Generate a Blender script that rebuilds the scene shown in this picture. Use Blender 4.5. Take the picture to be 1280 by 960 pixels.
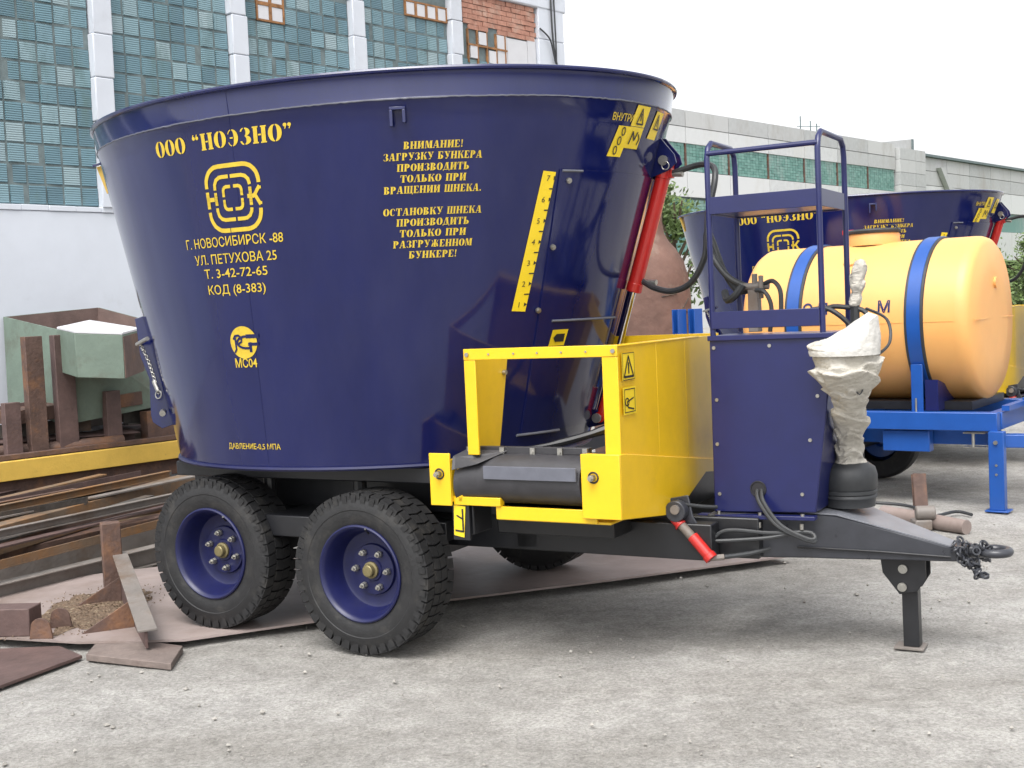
import bpy, bmesh, math, random
from mathutils import Vector, Matrix, noise
random.seed(7)
R = math.radians
for o in list(bpy.data.objects): bpy.data.objects.remove(o)
scn = bpy.context.scene
COL = scn.collection
# ------------------------------------------------------------------ camera
FPX, PITCH, ROLL, CH = 1529.42, .0588, -.0455, 1.65      # focal length in pixels of a 1280 wide frame
cs, sn = math.cos(ROLL), math.sin(ROLL)
rt0 = Vector((1, 0, 0)); FW = Vector((0, math.cos(PITCH), -math.sin(PITCH))); up0 = Vector((0, math.sin(PITCH), math.cos(PITCH)))
RT = rt0*cs + up0*sn; UP = up0*cs - rt0*sn
cam = bpy.data.cameras.new('camera'); camo = bpy.data.objects.new('camera', cam); COL.objects.link(camo)
cam.sensor_width = 36; cam.lens = 36*FPX/1280; cam.clip_end = 3000; cam.clip_start = .05
m = Matrix((RT, UP, -FW)).transposed().to_4x4(); m.translation = Vector((0, 0, CH)); camo.matrix_world = m
scn.camera = camo
# ------------------------------------------------------------------ light
SUN_EL, SUN_AZ = 60, -160          # azimuth: degrees from +Y towards +X
w = bpy.data.worlds.new('World'); scn.world = w; w.use_nodes = True
nt = w.node_tree; nt.nodes.clear()
sky = nt.nodes.new('ShaderNodeTexSky'); sky.sky_type = 'NISHITA'; sky.sun_disc = False
sky.sun_elevation = R(SUN_EL); sky.sun_rotation = R(SUN_AZ); sky.dust_density = 4.0; sky.air_density = 1.0; sky.ozone_density = 1.0
hs = nt.nodes.new('ShaderNodeHueSaturation'); hs.inputs['Saturation'].default_value = .12
bgn = nt.nodes.new('ShaderNodeBackground'); bgn.inputs['Strength'].default_value = .15
wo = nt.nodes.new('ShaderNodeOutputWorld')
nt.links.new(sky.outputs[0], hs.inputs['Color']); nt.links.new(hs.outputs[0], bgn.inputs[0]); nt.links.new(bgn.outputs[0], wo.inputs[0])
sl = bpy.data.lights.new('sun', 'SUN'); sl.energy = .85; sl.angle = R(40); sl.color = (1, .97, .92)
so = bpy.data.objects.new('sun', sl); COL.objects.link(so)
sd = Vector((math.sin(R(SUN_AZ))*math.cos(R(SUN_EL)), math.cos(R(SUN_AZ))*math.cos(R(SUN_EL)), math.sin(R(SUN_EL))))
so.rotation_euler = sd.to_track_quat('Z', 'Y').to_euler(); so.location = (0, 0, 30)
scn.view_settings.view_transform = 'Standard'; scn.view_settings.look = 'None'
scn.view_settings.gamma = 1; scn.view_settings.use_curve_mapping = False; scn.view_settings.exposure = 1.2

# ------------------------------------------------------------------ pixel <-> world helpers (metres out)
O = Vector((0, 0, CH))
def ray(x, y): return FW + RT*((x-640)/FPX) - UP*((y-480)/FPX)
def D(x, y, t): return O + ray(x, y)*t
def G(x, y, z=0.):
    d = ray(x, y); return O + d*((z-CH)/d.z)
TH = .5116; MC = Vector((-.7175, 7.0572, 0))
PHI = .7345; E = Vector((math.sin(PHI), math.cos(PHI), 0)); EN = Vector((E.y, -E.x, 0))
B0 = Vector((-4.579, 12.396, 0)); F0 = Vector((11.221, 80.693, 0))

# ------------------------------------------------------------------ materials
def mat(name, col, rough=.5, metal=0., var=.12, scale=6., col2=None, mix=(.45, .6), bump=0., bscale=40., coat=0., rvar=0., spec=.5, detail=6, stretch=None, trans=0.):
    m = bpy.data.materials.new(name); m.use_nodes = True; t = m.node_tree; L = t.links
    b = t.nodes['Principled BSDF']
    b.inputs['Roughness'].default_value = rough; b.inputs['Metallic'].default_value = metal
    b.inputs['Coat Weight'].default_value = coat; b.inputs['Coat Roughness'].default_value = .08
    b.inputs['Specular IOR Level'].default_value = spec
    tc = t.nodes.new('ShaderNodeTexCoord'); src = tc.outputs['Object']
    if stretch:
        mp = t.nodes.new('ShaderNodeMapping'); mp.inputs['Scale'].default_value = stretch; L.new(src, mp.inputs[0]); src = mp.outputs[0]
    n1 = t.nodes.new('ShaderNodeTexNoise'); n1.inputs['Scale'].default_value = scale; n1.inputs['Detail'].default_value = detail; n1.inputs['Roughness'].default_value = .65
    L.new(src, n1.inputs['Vector'])
    rp = t.nodes.new('ShaderNodeValToRGB')
    c = Vector(col)
    rp.color_ramp.elements[0].position = .3; rp.color_ramp.elements[1].position = .7
    rp.color_ramp.elements[0].color = (*(c*(1-var)), 1); rp.color_ramp.elements[1].color = (*[min(1, v) for v in c*(1+var)], 1)
    L.new(n1.outputs[0], rp.inputs[0]); out = rp.outputs[0]
    if col2:
        n2 = t.nodes.new('ShaderNodeTexNoise'); n2.inputs['Scale'].default_value = scale*.45; n2.inputs['Detail'].default_value = 8; n2.inputs['Roughness'].default_value = .7
        L.new(src, n2.inputs['Vector'])
        r2 = t.nodes.new('ShaderNodeValToRGB'); r2.color_ramp.elements[0].position = mix[0]; r2.color_ramp.elements[1].position = mix[1]
        L.new(n2.outputs[0], r2.inputs[0])
        mx = t.nodes.new('ShaderNodeMix'); mx.data_type = 'RGBA'; L.new(r2.outputs[0], mx.inputs[0]); L.new(out, mx.inputs[6]); mx.inputs[7].default_value = (*col2, 1)
        out = mx.outputs[2]
    L.new(out, b.inputs['Base Color'])
    if rvar:
        mr = t.nodes.new('ShaderNodeMapRange'); mr.inputs['To Min'].default_value = max(.02, rough-rvar); mr.inputs['To Max'].default_value = rough+rvar
        L.new(n1.outputs[0], mr.inputs[0]); L.new(mr.outputs[0], b.inputs['Roughness'])
    if bump:
        n3 = t.nodes.new('ShaderNodeTexNoise'); n3.inputs['Scale'].default_value = bscale; n3.inputs['Detail'].default_value = 4
        L.new(src, n3.inputs['Vector'])
        bp = t.nodes.new('ShaderNodeBump'); bp.inputs['Strength'].default_value = bump; bp.inputs['Distance'].default_value = .02
        L.new(n3.outputs[0], bp.inputs['Height']); L.new(bp.outputs[0], b.inputs['Normal'])
    return m
def nodes_of(m): return m.node_tree, m.node_tree.nodes, m.node_tree.links, m.node_tree.nodes['Principled BSDF']

M = {}
M['blue'] = mat('blue_gloss_paint', (.0032, .0068, .064), .13, var=.16, scale=3.0, col2=(.013, .016, .075), mix=(.48, .8), stretch=(1, 1, .3), coat=.3, rvar=.06, bump=.16, bscale=1.7, spec=.45)
M['bluein'] = mat('tub_inside', (.05, .05, .07), .5, var=.3)
M['bluerim'] = mat('blue_wheel_paint', (.0055, .0075, .055), .42, var=.15, scale=12, coat=.05)
M['bluepost'] = mat('blue_satin_paint', (.009, .0125, .078), .33, var=.1, scale=9, coat=.15)
M['yellow'] = mat('yellow_gloss_paint', (.76, .475, .010), .32, var=.07, scale=5, col2=(.60, .37, .02), mix=(.55, .85), coat=.25, bump=.05, bscale=4)
M['stencil'] = mat('yellow_stencil_paint', (.58, .41, .03), .45, var=.14, scale=30)
M['sticker'] = mat('yellow_sticker', (.80, .58, .02), .35, var=.05)
M['ink'] = mat('black_ink', (.015, .015, .02), .5, var=.05)
M['white'] = mat('white_ink', (.75, .75, .72), .5, var=.05)
M['chassis'] = mat('black_chassis_paint', (.012, .0125, .015), .38, var=.2, scale=14, bump=.06, bscale=12, rvar=.08)
M['drawbar'] = mat('grey_black_drawbar_paint', (.035, .037, .045), .3, var=.2, scale=10, bump=.05, bscale=9, rvar=.1)
M['drawtop'] = mat('sky_sheen_grey_top_paint', (.19, .197, .22), .42, var=.15, scale=6, col2=(.145, .15, .165), mix=(.5, .75), bump=.05, bscale=9)  # lighter than the drawbar: sky reflection on its top put into the colour
M['dustyrust'] = mat('dusty_brown_steel', (.17, .135, .12), .75, var=.25, scale=6, col2=(.10, .07, .06), mix=(.5, .7), bump=.3, bscale=30)
M['rubber'] = mat('tyre_rubber', (.013, .013, .014), .6, var=.25, scale=18, col2=(.042, .039, .035), mix=(.52, .75), bump=.12, bscale=60)
M['belt'] = mat('conveyor_rubber', (.035, .034, .038), .5, var=.2, scale=12, bump=.08, bscale=30)
M['strip'] = mat('grey_rubber_strip', (.11, .115, .14), .6, var=.15, scale=10)
M['hose'] = mat('black_hose', (.03, .032, .035), .5, var=.2, scale=20)
M['steel'] = mat('zinc_steel', (.42, .41, .38), .36, metal=.9, var=.15, scale=30)
M['chrome'] = mat('chrome_rod', (.75, .75, .75), .1, metal=1, var=.05)
M['brass'] = mat('brass_cap', (.21, .175, .085), .5, metal=.5, var=.2, scale=25)
M['red'] = mat('red_gloss_paint', (.46, .018, .014), .25, var=.08, scale=8, coat=.3)
M['cloth'] = mat('wrapping_cloth', (.46, .435, .385), .8, var=.12, scale=9, col2=(.34, .315, .26), mix=(.5, .75), bump=.9, bscale=22, stretch=(1, 1, 1.6))
M['clothtop'] = mat('overexposed_cloth_top', (.56, .545, .51), .6, var=.08, scale=10, bump=.8, bscale=16)  # same cloth made whiter: overexposed light on the top put into the colour
M['rust'] = mat('brown_rusty_steel', (.095, .056, .044), .7, var=.3, scale=7, col2=(.20, .095, .045), mix=(.5, .7), bump=.25, bscale=40)
M['rustpurple'] = mat('primed_steel', (.10, .062, .056), .65, var=.3, scale=5, col2=(.07, .045, .04), mix=(.5, .72), bump=.2, bscale=30)
M['rustorange'] = mat('orange_rust_steel', (.15, .105, .07), .65, var=.3, scale=4, col2=(.27, .125, .035), mix=(.45, .68), bump=.2, bscale=30, stretch=(1, 1, 1))
M['greysteel'] = mat('weathered_grey_steel', (.18, .16, .145), .55, var=.2, scale=5, col2=(.13, .085, .055), mix=(.5, .7), bump=.2, bscale=30)
M['darkscrap'] = mat('dark_scrap_steel', (.055, .048, .042), .75, var=.4, scale=7, col2=(.13, .085, .055), mix=(.5, .7), bump=.3, bscale=30)
M['plate'] = mat('pinkish_plate_steel', (.27, .22, .205), .55, var=.2, scale=2.2, col2=(.17, .125, .10), mix=(.5, .75), bump=.12, bscale=20)
M['dirt'] = mat('sawdust_dirt', (.13, .088, .058), .95, var=.45, scale=45, col2=(.30, .24, .16), mix=(.56, .64), bump=.6, bscale=70)
M['greenbin'] = mat('faded_green_paint', (.135, .18, .145), .65, var=.14, scale=4, col2=(.10, .10, .075), mix=(.50, .68), bump=.15, bscale=20)
M['binin'] = mat('bin_inside_rust', (.115, .075, .065), .75, var=.25, scale=5, bump=.2)
M['whiteboard'] = mat('white_sheet', (.56, .56, .58), .5, var=.06, scale=4)
M['yellowold'] = mat('worn_yellow_paint', (.60, .39, .07), .55, var=.1, scale=5, col2=(.16, .10, .05), mix=(.62, .7), bump=.1)
M['sprayblue'] = mat('bright_blue_paint', (.010, .072, .31), .38, var=.08, scale=6, coat=.15)
M['tank'] = mat('orange_yellow_plastic', (.78, .395, .125), .42, var=.04, scale=3, bump=.04, bscale=4)
M['tank'].node_tree.nodes['Principled BSDF'].inputs['Subsurface Weight'].default_value = .12
M['concrete'] = mat('whitewashed_concrete', (.57, .60, .655), .85, var=.05, scale=1.3, col2=(.42, .43, .45), mix=(.52, .74), bump=.06, bscale=7)
M['mortar'] = mat('dark_mortar', (.13, .165, .17), .9, var=.3, scale=8)
M['brick'] = mat('red_brick', (.40, .20, .145), .9, var=.25, scale=9, col2=(.50, .36, .29), mix=(.5, .7), bump=.4, bscale=20)
M['rustframe'] = mat('orange_rust_frame', (.26, .125, .05), .8, var=.5, scale=12)
M['leaf'] = mat('leaf_green', (.075, .12, .028), .6, var=.4, scale=3)
M['bark'] = mat('bark', (.10, .075, .05), .9, var=.3)
M['stone'] = mat('gravel_stone', (.30, .285, .26), .95, var=.35, scale=9)
M['deadgrass'] = M['leaf']

def island_mat(name, c1, c2, rough, wave=0., bumpn=0., extra=None, coat=0.):
    m = mat(name, c1, rough, var=.1, scale=3, bump=bumpn, bscale=6, coat=coat)
    t, N, L, b = nodes_of(m)
    geo = N.new('ShaderNodeNewGeometry'); mx = N.new('ShaderNodeMix'); mx.data_type = 'RGBA'
    old = b.inputs['Base Color'].links[0].from_socket
    L.new(geo.outputs['Random Per Island'], mx.inputs[0]); L.new(old, mx.inputs[6]); mx.inputs[7].default_value = (*c2, 1)
    out = mx.outputs[2]
    if extra:
        tc = N.new('ShaderNodeTexCoord'); n = N.new('ShaderNodeTexNoise'); n.inputs['Scale'].default_value = extra[1]; n.inputs['Detail'].default_value = 9; n.inputs['Roughness'].default_value = .75
        mp = N.new('ShaderNodeMapping'); mp.inputs['Scale'].default_value = (1, 1, .35); L.new(tc.outputs['Object'], mp.inputs[0]); L.new(mp.outputs[0], n.inputs['Vector'])
        rp = N.new('ShaderNodeValToRGB'); rp.color_ramp.elements[0].position = .52; rp.color_ramp.elements[1].position = .7; L.new(n.outputs[0], rp.inputs[0])
        m2 = N.new('ShaderNodeMix'); m2.data_type = 'RGBA'; L.new(rp.outputs[0], m2.inputs[0]); L.new(out, m2.inputs[6]); m2.inputs[7].default_value = (*extra[0], 1); out = m2.outputs[2]
    L.new(out, b.inputs['Base Color'])
    if wave:
        tc = N.new('ShaderNodeTexCoord'); wv = N.new('ShaderNodeTexWave'); wv.bands_direction = 'Z'; wv.inputs['Scale'].default_value = wave; wv.inputs['Distortion'].default_value = .6
        L.new(tc.outputs['Object'], wv.inputs['Vector']); bp = N.new('ShaderNodeBump'); bp.inputs['Strength'].default_value = .5; bp.inputs['Distance'].default_value = .012
        L.new(wv.outputs[0], bp.inputs['Height']); L.new(bp.outputs[0], b.inputs['Normal'])
    return m
M['glassblock'] = island_mat('green_glass_block', (.115, .20, .23), (.22, .33, .37), .3, wave=14., extra=((.10, .17, .17), 2.3))
t_, N_, L_, b_ = nodes_of(M['glassblock'])
mx_ = [n for n in N_ if n.type == 'MIX' and n.inputs[0].is_linked and n.inputs[0].links[0].from_socket.name == 'Random Per Island'][0]
rp_ = N_.new('ShaderNodeValToRGB'); rp_.color_ramp.interpolation = 'LINEAR'
e_ = rp_.color_ramp.elements; e_[0].position = 0; e_[0].color = (.085, .155, .195, 1); e_[1].position = 1; e_[1].color = (.36, .44, .46, 1)
for p_, c_ in ((.35, (.13, .235, .285)), (.62, (.185, .30, .35)), (.90, (.25, .37, .41))):
    q_ = e_.new(p_); q_.color = (*c_, 1)
L_.new(mx_.inputs[0].links[0].from_socket, rp_.inputs[0]); L_.new(rp_.outputs[0], mx_.inputs[7]); L_.remove(mx_.inputs[0].links[0]); mx_.inputs[0].default_value = .62
M['glassfar'] = island_mat('far_glass_block', (.07, .19, .16), (.15, .30, .26), .3, extra=((.30, .36, .34), .25))
M['panel'] = island_mat('grey_concrete_panel', (.38, .39, .39), (.47, .475, .47), .9, extra=((.34, .33, .31), .35))
M['panelw'] = island_mat('white_concrete_panel', (.50, .51, .51), (.58, .59, .59), .9, extra=((.52, .52, .50), .3))

def ground_mat():
    m = mat('pale_gravel_ground', (.34, .332, .32), .95, var=.10, scale=1.6, detail=12)
    t, N, L, b = nodes_of(m)
    tc = N.new('ShaderNodeTexCoord')
    def nz(sc, det, ro, st=None):
        n = N.new('ShaderNodeTexNoise'); n.inputs['Scale'].default_value = sc; n.inputs['Detail'].default_value = det; n.inputs['Roughness'].default_value = ro
        if st:
            mp = N.new('ShaderNodeMapping'); mp.inputs['Scale'].default_value = st; mp.inputs['Rotation'].default_value = (0, 0, .5); L.new(tc.outputs['Object'], mp.inputs[0]); L.new(mp.outputs[0], n.inputs['Vector'])
        else: L.new(tc.outputs['Object'], n.inputs['Vector'])
        return n
    def ramp(n, p0, c0, p1, c1):
        r = N.new('ShaderNodeValToRGB'); r.color_ramp.elements[0].position = p0; r.color_ramp.elements[0].color = (*c0, 1); r.color_ramp.elements[1].position = p1; r.color_ramp.elements[1].color = (*c1, 1); L.new(n.outputs[0], r.inputs[0]); return r
    def mul(a, b, f=1.):
        x = N.new('ShaderNodeMix'); x.data_type = 'RGBA'; x.blend_type = 'MULTIPLY'; x.inputs[0].default_value = f; L.new(a, x.inputs[6]); L.new(b, x.inputs[7]); return x.outputs[2]
    big = nz(.5, 8, .62); track = nz(.9, 6, .6, (.35, 1.6, 1)); mid = nz(7, 8, .7); fine = nz(62, 6, .8); spot = nz(2.3, 10, .8)
    c = b.inputs['Base Color'].links[0].from_socket
    c = mul(c, ramp(big, .36, (.86, .85, .83), .64, (1.08, 1.08, 1.08)).outputs[0])
    c = mul(c, ramp(track, .38, (.88, .87, .855), .58, (1.06, 1.06, 1.06)).outputs[0])
    c = mul(c, ramp(mid, .32, (.78, .775, .765), .66, (1.16, 1.16, 1.16)).outputs[0])
    c = mul(c, ramp(fine, .34, (.56, .555, .55), .66, (1.28, 1.28, 1.27)).outputs[0])
    c = mul(c, ramp(spot, .27, (.52, .51, .50), .36, (1, 1, 1)).outputs[0])
    L.new(c, b.inputs['Base Color'])
    ad = N.new('ShaderNodeMath'); ad.operation = 'ADD'; L.new(fine.outputs[0], ad.inputs[0]); L.new(mid.outputs[0], ad.inputs[1])
    bp = N.new('ShaderNodeBump'); bp.inputs['Strength'].default_value = .7; bp.inputs['Distance'].default_value = .016
    L.new(ad.outputs[0], bp.inputs['Height']); L.new(bp.outputs[0], b.inputs['Normal'])
    return m
M['ground'] = ground_mat()
M['grass'] = mat('bank_grass', (.10, .17, .03), .9, var=.35, scale=3, col2=(.06, .10, .02), bump=.8, bscale=9)

# ------------------------------------------------------------------ mesh builder
class MB:
    def __init__(s): s.bm = bmesh.new()
    def face(s, pts):
        try: return s.bm.faces.new([s.bm.verts.new(p) for p in pts])
        except ValueError: return None
    def hexa(s, p):      # 8 points: bottom 0-3, top 4-7
        v = [s.bm.verts.new(q) for q in p]
        for f in ((3, 2, 1, 0), (4, 5, 6, 7), (0, 1, 5, 4), (1, 2, 6, 5), (2, 3, 7, 6), (3, 0, 4, 7)): s.bm.faces.new([v[i] for i in f])
    def box(s, x0, x1, y0, y1, z0, z1, mtx=None):
        p = [Vector(q) for q in ((x0, y0, z0), (x1, y0, z0), (x1, y1, z0), (x0, y1, z0), (x0, y0, z1), (x1, y0, z1), (x1, y1, z1), (x0, y1, z1))]
        if mtx: p = [mtx @ q for q in p]
        s.hexa(p)
    def prism(s, poly, off):       # planar polygon extruded by a vector
        off = Vector(off); a = [s.bm.verts.new(p) for p in poly]; b = [s.bm.verts.new(Vector(p)+off) for p in poly]
        n = len(a); s.bm.faces.new(a[::-1]); s.bm.faces.new(b)
        for i in range(n): s.bm.faces.new((a[i], a[(i+1) % n], b[(i+1) % n], b[i]))
    def beam(s, p0, p1, wd, ht, up=(0, 0, 1)):   # box from p0 to p1 (centre of the bottom face line)
        p0 = Vector(p0); p1 = Vector(p1); d = (p1-p0).normalized(); u = Vector(up); sd_ = d.cross(u).normalized(); u = sd_.cross(d)
        h = sd_*wd/2
        s.hexa([p0-h, p0+h, p1+h, p1-h, p0-h+u*ht, p0+h+u*ht, p1+h+u*ht, p1-h+u*ht])
    def channel(s, p0, p1, wd, ht, th=.012, up=(0, 0, 1)):   # I-section
        p0 = Vector(p0); p1 = Vector(p1); d = (p1-p0).normalized(); u = Vector(up); sd_ = d.cross(u).normalized(); u = sd_.cross(d)
        s.beam(p0, p1, wd, th, up); s.beam(p0+u*(ht-th), p1+u*(ht-th), wd, th, up); s.beam(p0+u*th, p1+u*th, th, ht-2*th, up)
    def tube(s, pts, r, n=10, caps=True, sm=0):
        pts = [Vector(p) for p in pts]
        if sm and len(pts) > 2:
            q = []
            for i in range(len(pts)-1):
                a = pts[max(i-1, 0)]; b = pts[i]; c = pts[i+1]; d = pts[min(i+2, len(pts)-1)]
                for k in range(sm):
                    t = k/sm
                    q.append(.5*((2*b)+(c-a)*t+(2*a-5*b+4*c-d)*t*t+(3*b-a-3*c+d)*t**3))
            pts = q+[pts[-1]]
        rr = r if isinstance(r, (list, tuple)) else None
        rings = []; nrm = None
        for i, p in enumerate(pts):
            t = (pts[min(i+1, len(pts)-1)]-pts[max(i-1, 0)]).normalized()
            if nrm is None:
                nrm = t.orthogonal().normalized()
            nrm = (nrm - t*nrm.dot(t)).normalized(); bi = t.cross(nrm)
            ri = rr[min(int(i*len(rr)/len(pts)), len(rr)-1)] if rr else r
            rings.append([s.bm.verts.new(p+(nrm*math.cos(2*math.pi*k/n)+bi*math.sin(2*math.pi*k/n))*ri) for k in range(n)])
        for a, b in zip(rings, rings[1:]):
            for k in range(n): s.bm.faces.new((a[k], a[(k+1) % n], b[(k+1) % n], b[k]))
        if caps: s.bm.faces.new(rings[0][::-1]); s.bm.faces.new(rings[-1])
    def lathe(s, prof, n=48, mtx=None, closed=False):   # prof: (r, h) about z
        rings = []
        for r, h in prof:
            if r < 1e-6: rings.append([s.bm.verts.new((0, 0, h))])
            else: rings.append([s.bm.verts.new((r*math.cos(2*math.pi*k/n), r*math.sin(2*math.pi*k/n), h)) for k in range(n)])
        pr = list(zip(rings, rings[1:]))
        if closed: pr.append((rings[-1], rings[0]))
        for a, b in pr:
            for k in range(n):
                f = [a[k % len(a)], a[(k+1) % len(a)], b[(k+1) % len(b)], b[k % len(b)]]
                f = list(dict.fromkeys(f))
                if len(f) > 2: s.bm.faces.new(f)
        if mtx:
            for rg in rings:
                for v in rg: v.co = mtx @ v.co
    def cyl(s, p0, p1, r, n=16, r1=None):
        p0 = Vector(p0); p1 = Vector(p1); q = (p1-p0).to_track_quat('Z', 'Y').to_matrix().to_4x4(); q.translation = p0; h = (p1-p0).length
        s.lathe([(0, 0), (r, 0), (r if r1 is None else r1, h), (0, h)], n, q)
    def torus(s, c, R_, r, mtx=None, n=24, k=10):
        q = (mtx or Matrix()).to_4x4(); q.translation = Vector(c)
        s.lathe([(R_+r*math.cos(2*math.pi*i/k), r*math.sin(2*math.pi*i/k)) for i in range(k)], n, q, True)
    def build(s, name, mt, parent=None, bevel=0, smooth=35, seg=2, recalc=True):
        if recalc: bmesh.ops.recalc_face_normals(s.bm, faces=s.bm.faces)
        me = bpy.data.meshes.new(name); s.bm.to_mesh(me); s.bm.free()
        me.materials.append(mt)
        if smooth:
            for p in me.polygons: p.use_smooth = True
            me.set_sharp_from_angle(angle=R(smooth))
        o = bpy.data.objects.new(name, me); COL.objects.link(o)
        if parent: o.parent = parent
        if bevel:
            b = o.modifiers.new('bevel', 'BEVEL'); b.width = bevel; b.segments = seg; b.limit_method = 'ANGLE'; b.angle_limit = R(40); b.harden_normals = False
        return o
def tag(o, label=None, cat=None, group=None, kind=None):
    if label: o['label'] = label
    if cat: o['category'] = cat
    if group: o['group'] = group
    if kind: o['kind'] = kind
    return o
def empty(name, loc=(0, 0, 0), rz=0, **k):
    o = bpy.data.objects.new(name, None); COL.objects.link(o); o.location = loc; o.rotation_euler = (0, 0, rz); o.empty_display_size = .2
    return tag(o, **k)
def ROT(axis, deg): return Matrix.Rotation(R(deg), 4, axis)
def TR(x, y, z): return Matrix.Translation((x, y, z))

# ================================================================== SETTING
def ground():
    mb = MB(); bm = mb.bm
    def axis(a, b, st): return [a+i*st for i in range(int(round((b-a)/st))+1)]
    xs = [-600, -200, -60, -20]+axis(-9, 11, .125)+[24, 70, 200, 600]
    ys = [-300, -60, -10]+axis(1, 19, .125)+[28, 60, 140, 320, 900]
    g = []
    for y in ys:
        row = []
        for x in xs:
            z = 0
            if -9 < x < 11 and 1 < y < 19:
                f = min(1, (x+9)/2, (11-x)/2, (y-1)/2, (19-y)/2)
                z = f*(noise.fractal(Vector((x*.9, y*.9, 0)), 1, 2, 5)*.012-.008)
            row.append(bm.verts.new((x, y, z)))
        g.append(row)
    for j in range(len(ys)-1):
        for i in range(len(xs)-1): bm.faces.new((g[j][i], g[j][i+1], g[j+1][i+1], g[j+1][i]))
    return tag(mb.build('ground', M['ground'], smooth=60), kind='structure')
ground()
def gravel():
    mb = MB(); rnd = random.Random(3)
    for i in range(6500):
        y = 3.6+8.5*rnd.random()**1.7; x = rnd.uniform(-.5, .55)*y
        r = rnd.uniform(.0015, .005) if rnd.random() < .965 else rnd.uniform(.006, .014)
        c = Vector((x, y, r*.15)); pts = []
        M4 = Matrix.Rotation(rnd.random()*6.3, 3, 'Z')
        for q in ((1, 0, 0), (0, 1, 0), (-1, 0, 0), (0, -1, 0), (.2, .1, .8), (.1, 0, -.8)):
            pts.append(mb.bm.verts.new(c+M4 @ Vector((q[0]*r*rnd.uniform(.7, 1.5), q[1]*r*rnd.uniform(.7, 1.2), q[2]*r))))
        for a, b in ((0, 1), (1, 2), (2, 3), (3, 0)):
            mb.bm.faces.new((pts[a], pts[b], pts[4])); mb.bm.faces.new((pts[b], pts[a], pts[5]))
    tag(mb.build('gravel', M['stone'], smooth=0), kind='stuff', label='small loose stones scattered over the pale gravel yard', cat='gravel')
gravel()
# grass bank in front of the far hall
mb = MB()
for k in range(14):
    a = F0 + E*(20+k*6); rise = 4.6
    b = a + EN*22; c = a + EN*9
    if k:
        mb.face([pb, b, c, pc]); mb.face([pc, c, a+Vector((0, 0, rise)), pa+Vector((0, 0, rise))])
    b = b; c = c+Vector((0, 0, 3.4+.3*math.sin(k*1.7)))
    pa, pb, pc = a, b, c
tag(mb.build('grass_bank', M['grass']), kind='structure')

# ---- hall on the left: glass-block bays between whitewashed piers
hall = empty('factory_hall', B0, 0, label='near factory hall with teal glass block bays between white piers', cat='building')
def BP(s, z, d=0.): return E*s + EN*d + Vector((0, 0, z))
def wall_box(mb, s0, s1, z0, z1, d0, d1):
    mb.hexa([BP(s0, z0, d1), BP(s1, z0, d1), BP(s1, z0, d0), BP(s0, z0, d0), BP(s0, z1, d1), BP(s1, z1, d1), BP(s1, z1, d0), BP(s0, z1, d0)])
ZL = 2.90
mb = MB(); wall_box(mb, -9, 8.3, -.2, ZL-.03, -.5, .03); mb.build('plinth_wall', M['concrete'], hall, bevel=.01)
mb = MB()
for k in range(60):
    s0 = -9+k*.29; wall_box(mb, s0, s0+.29, ZL-.028-.001*(k % 2), ZL+.012+.02*random.random(), -.2, .034+.016*random.random())
mb.build('window_ledge', M['concrete'], hall, bevel=.006)
mb = MB(); wall_box(mb, -9, 8.35, 6.05, 7.6, -.5, .05); mb.build('roof_fascia', M['concrete'], hall, bevel=.02)
mb = MB(); wall_box(mb, -9, 8.2, -.2, 6.4, -9, -.55); mb.build('hall_body', M['concrete'], hall)
piers = [(-6.57, -6.35), (-4.77, -4.55), (-2.97, -2.75), (-1.17, -.95), (.58, .80), (2.31, 2.52), (4.12, 4.33), (5.87, 6.08), (7.72, 8.30)]
for i, (a, b) in enumerate(piers):
    mb = MB(); n = 7
    for k in range(n):
        z0 = ZL+.02+(6.04-ZL)*k/n; z1 = ZL+.02+(6.04-ZL)*(k+1)/n-.004
        j = random.uniform(-.012, .012); wall_box(mb, a+j, b+j+random.uniform(-.012, .012), z0, z1, -.3, .07 if i < 8 else .04)
    mb.build('pier', M['concrete'], hall, bevel=.012)
bs = .2
holes = {6: [(1, 12), (2, 12), (1, 11), (2, 11)], 7: [(4, 13), (5, 13), (6, 13), (4, 14), (5, 14), (6, 14), (7, 13)], 8: []}
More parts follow.
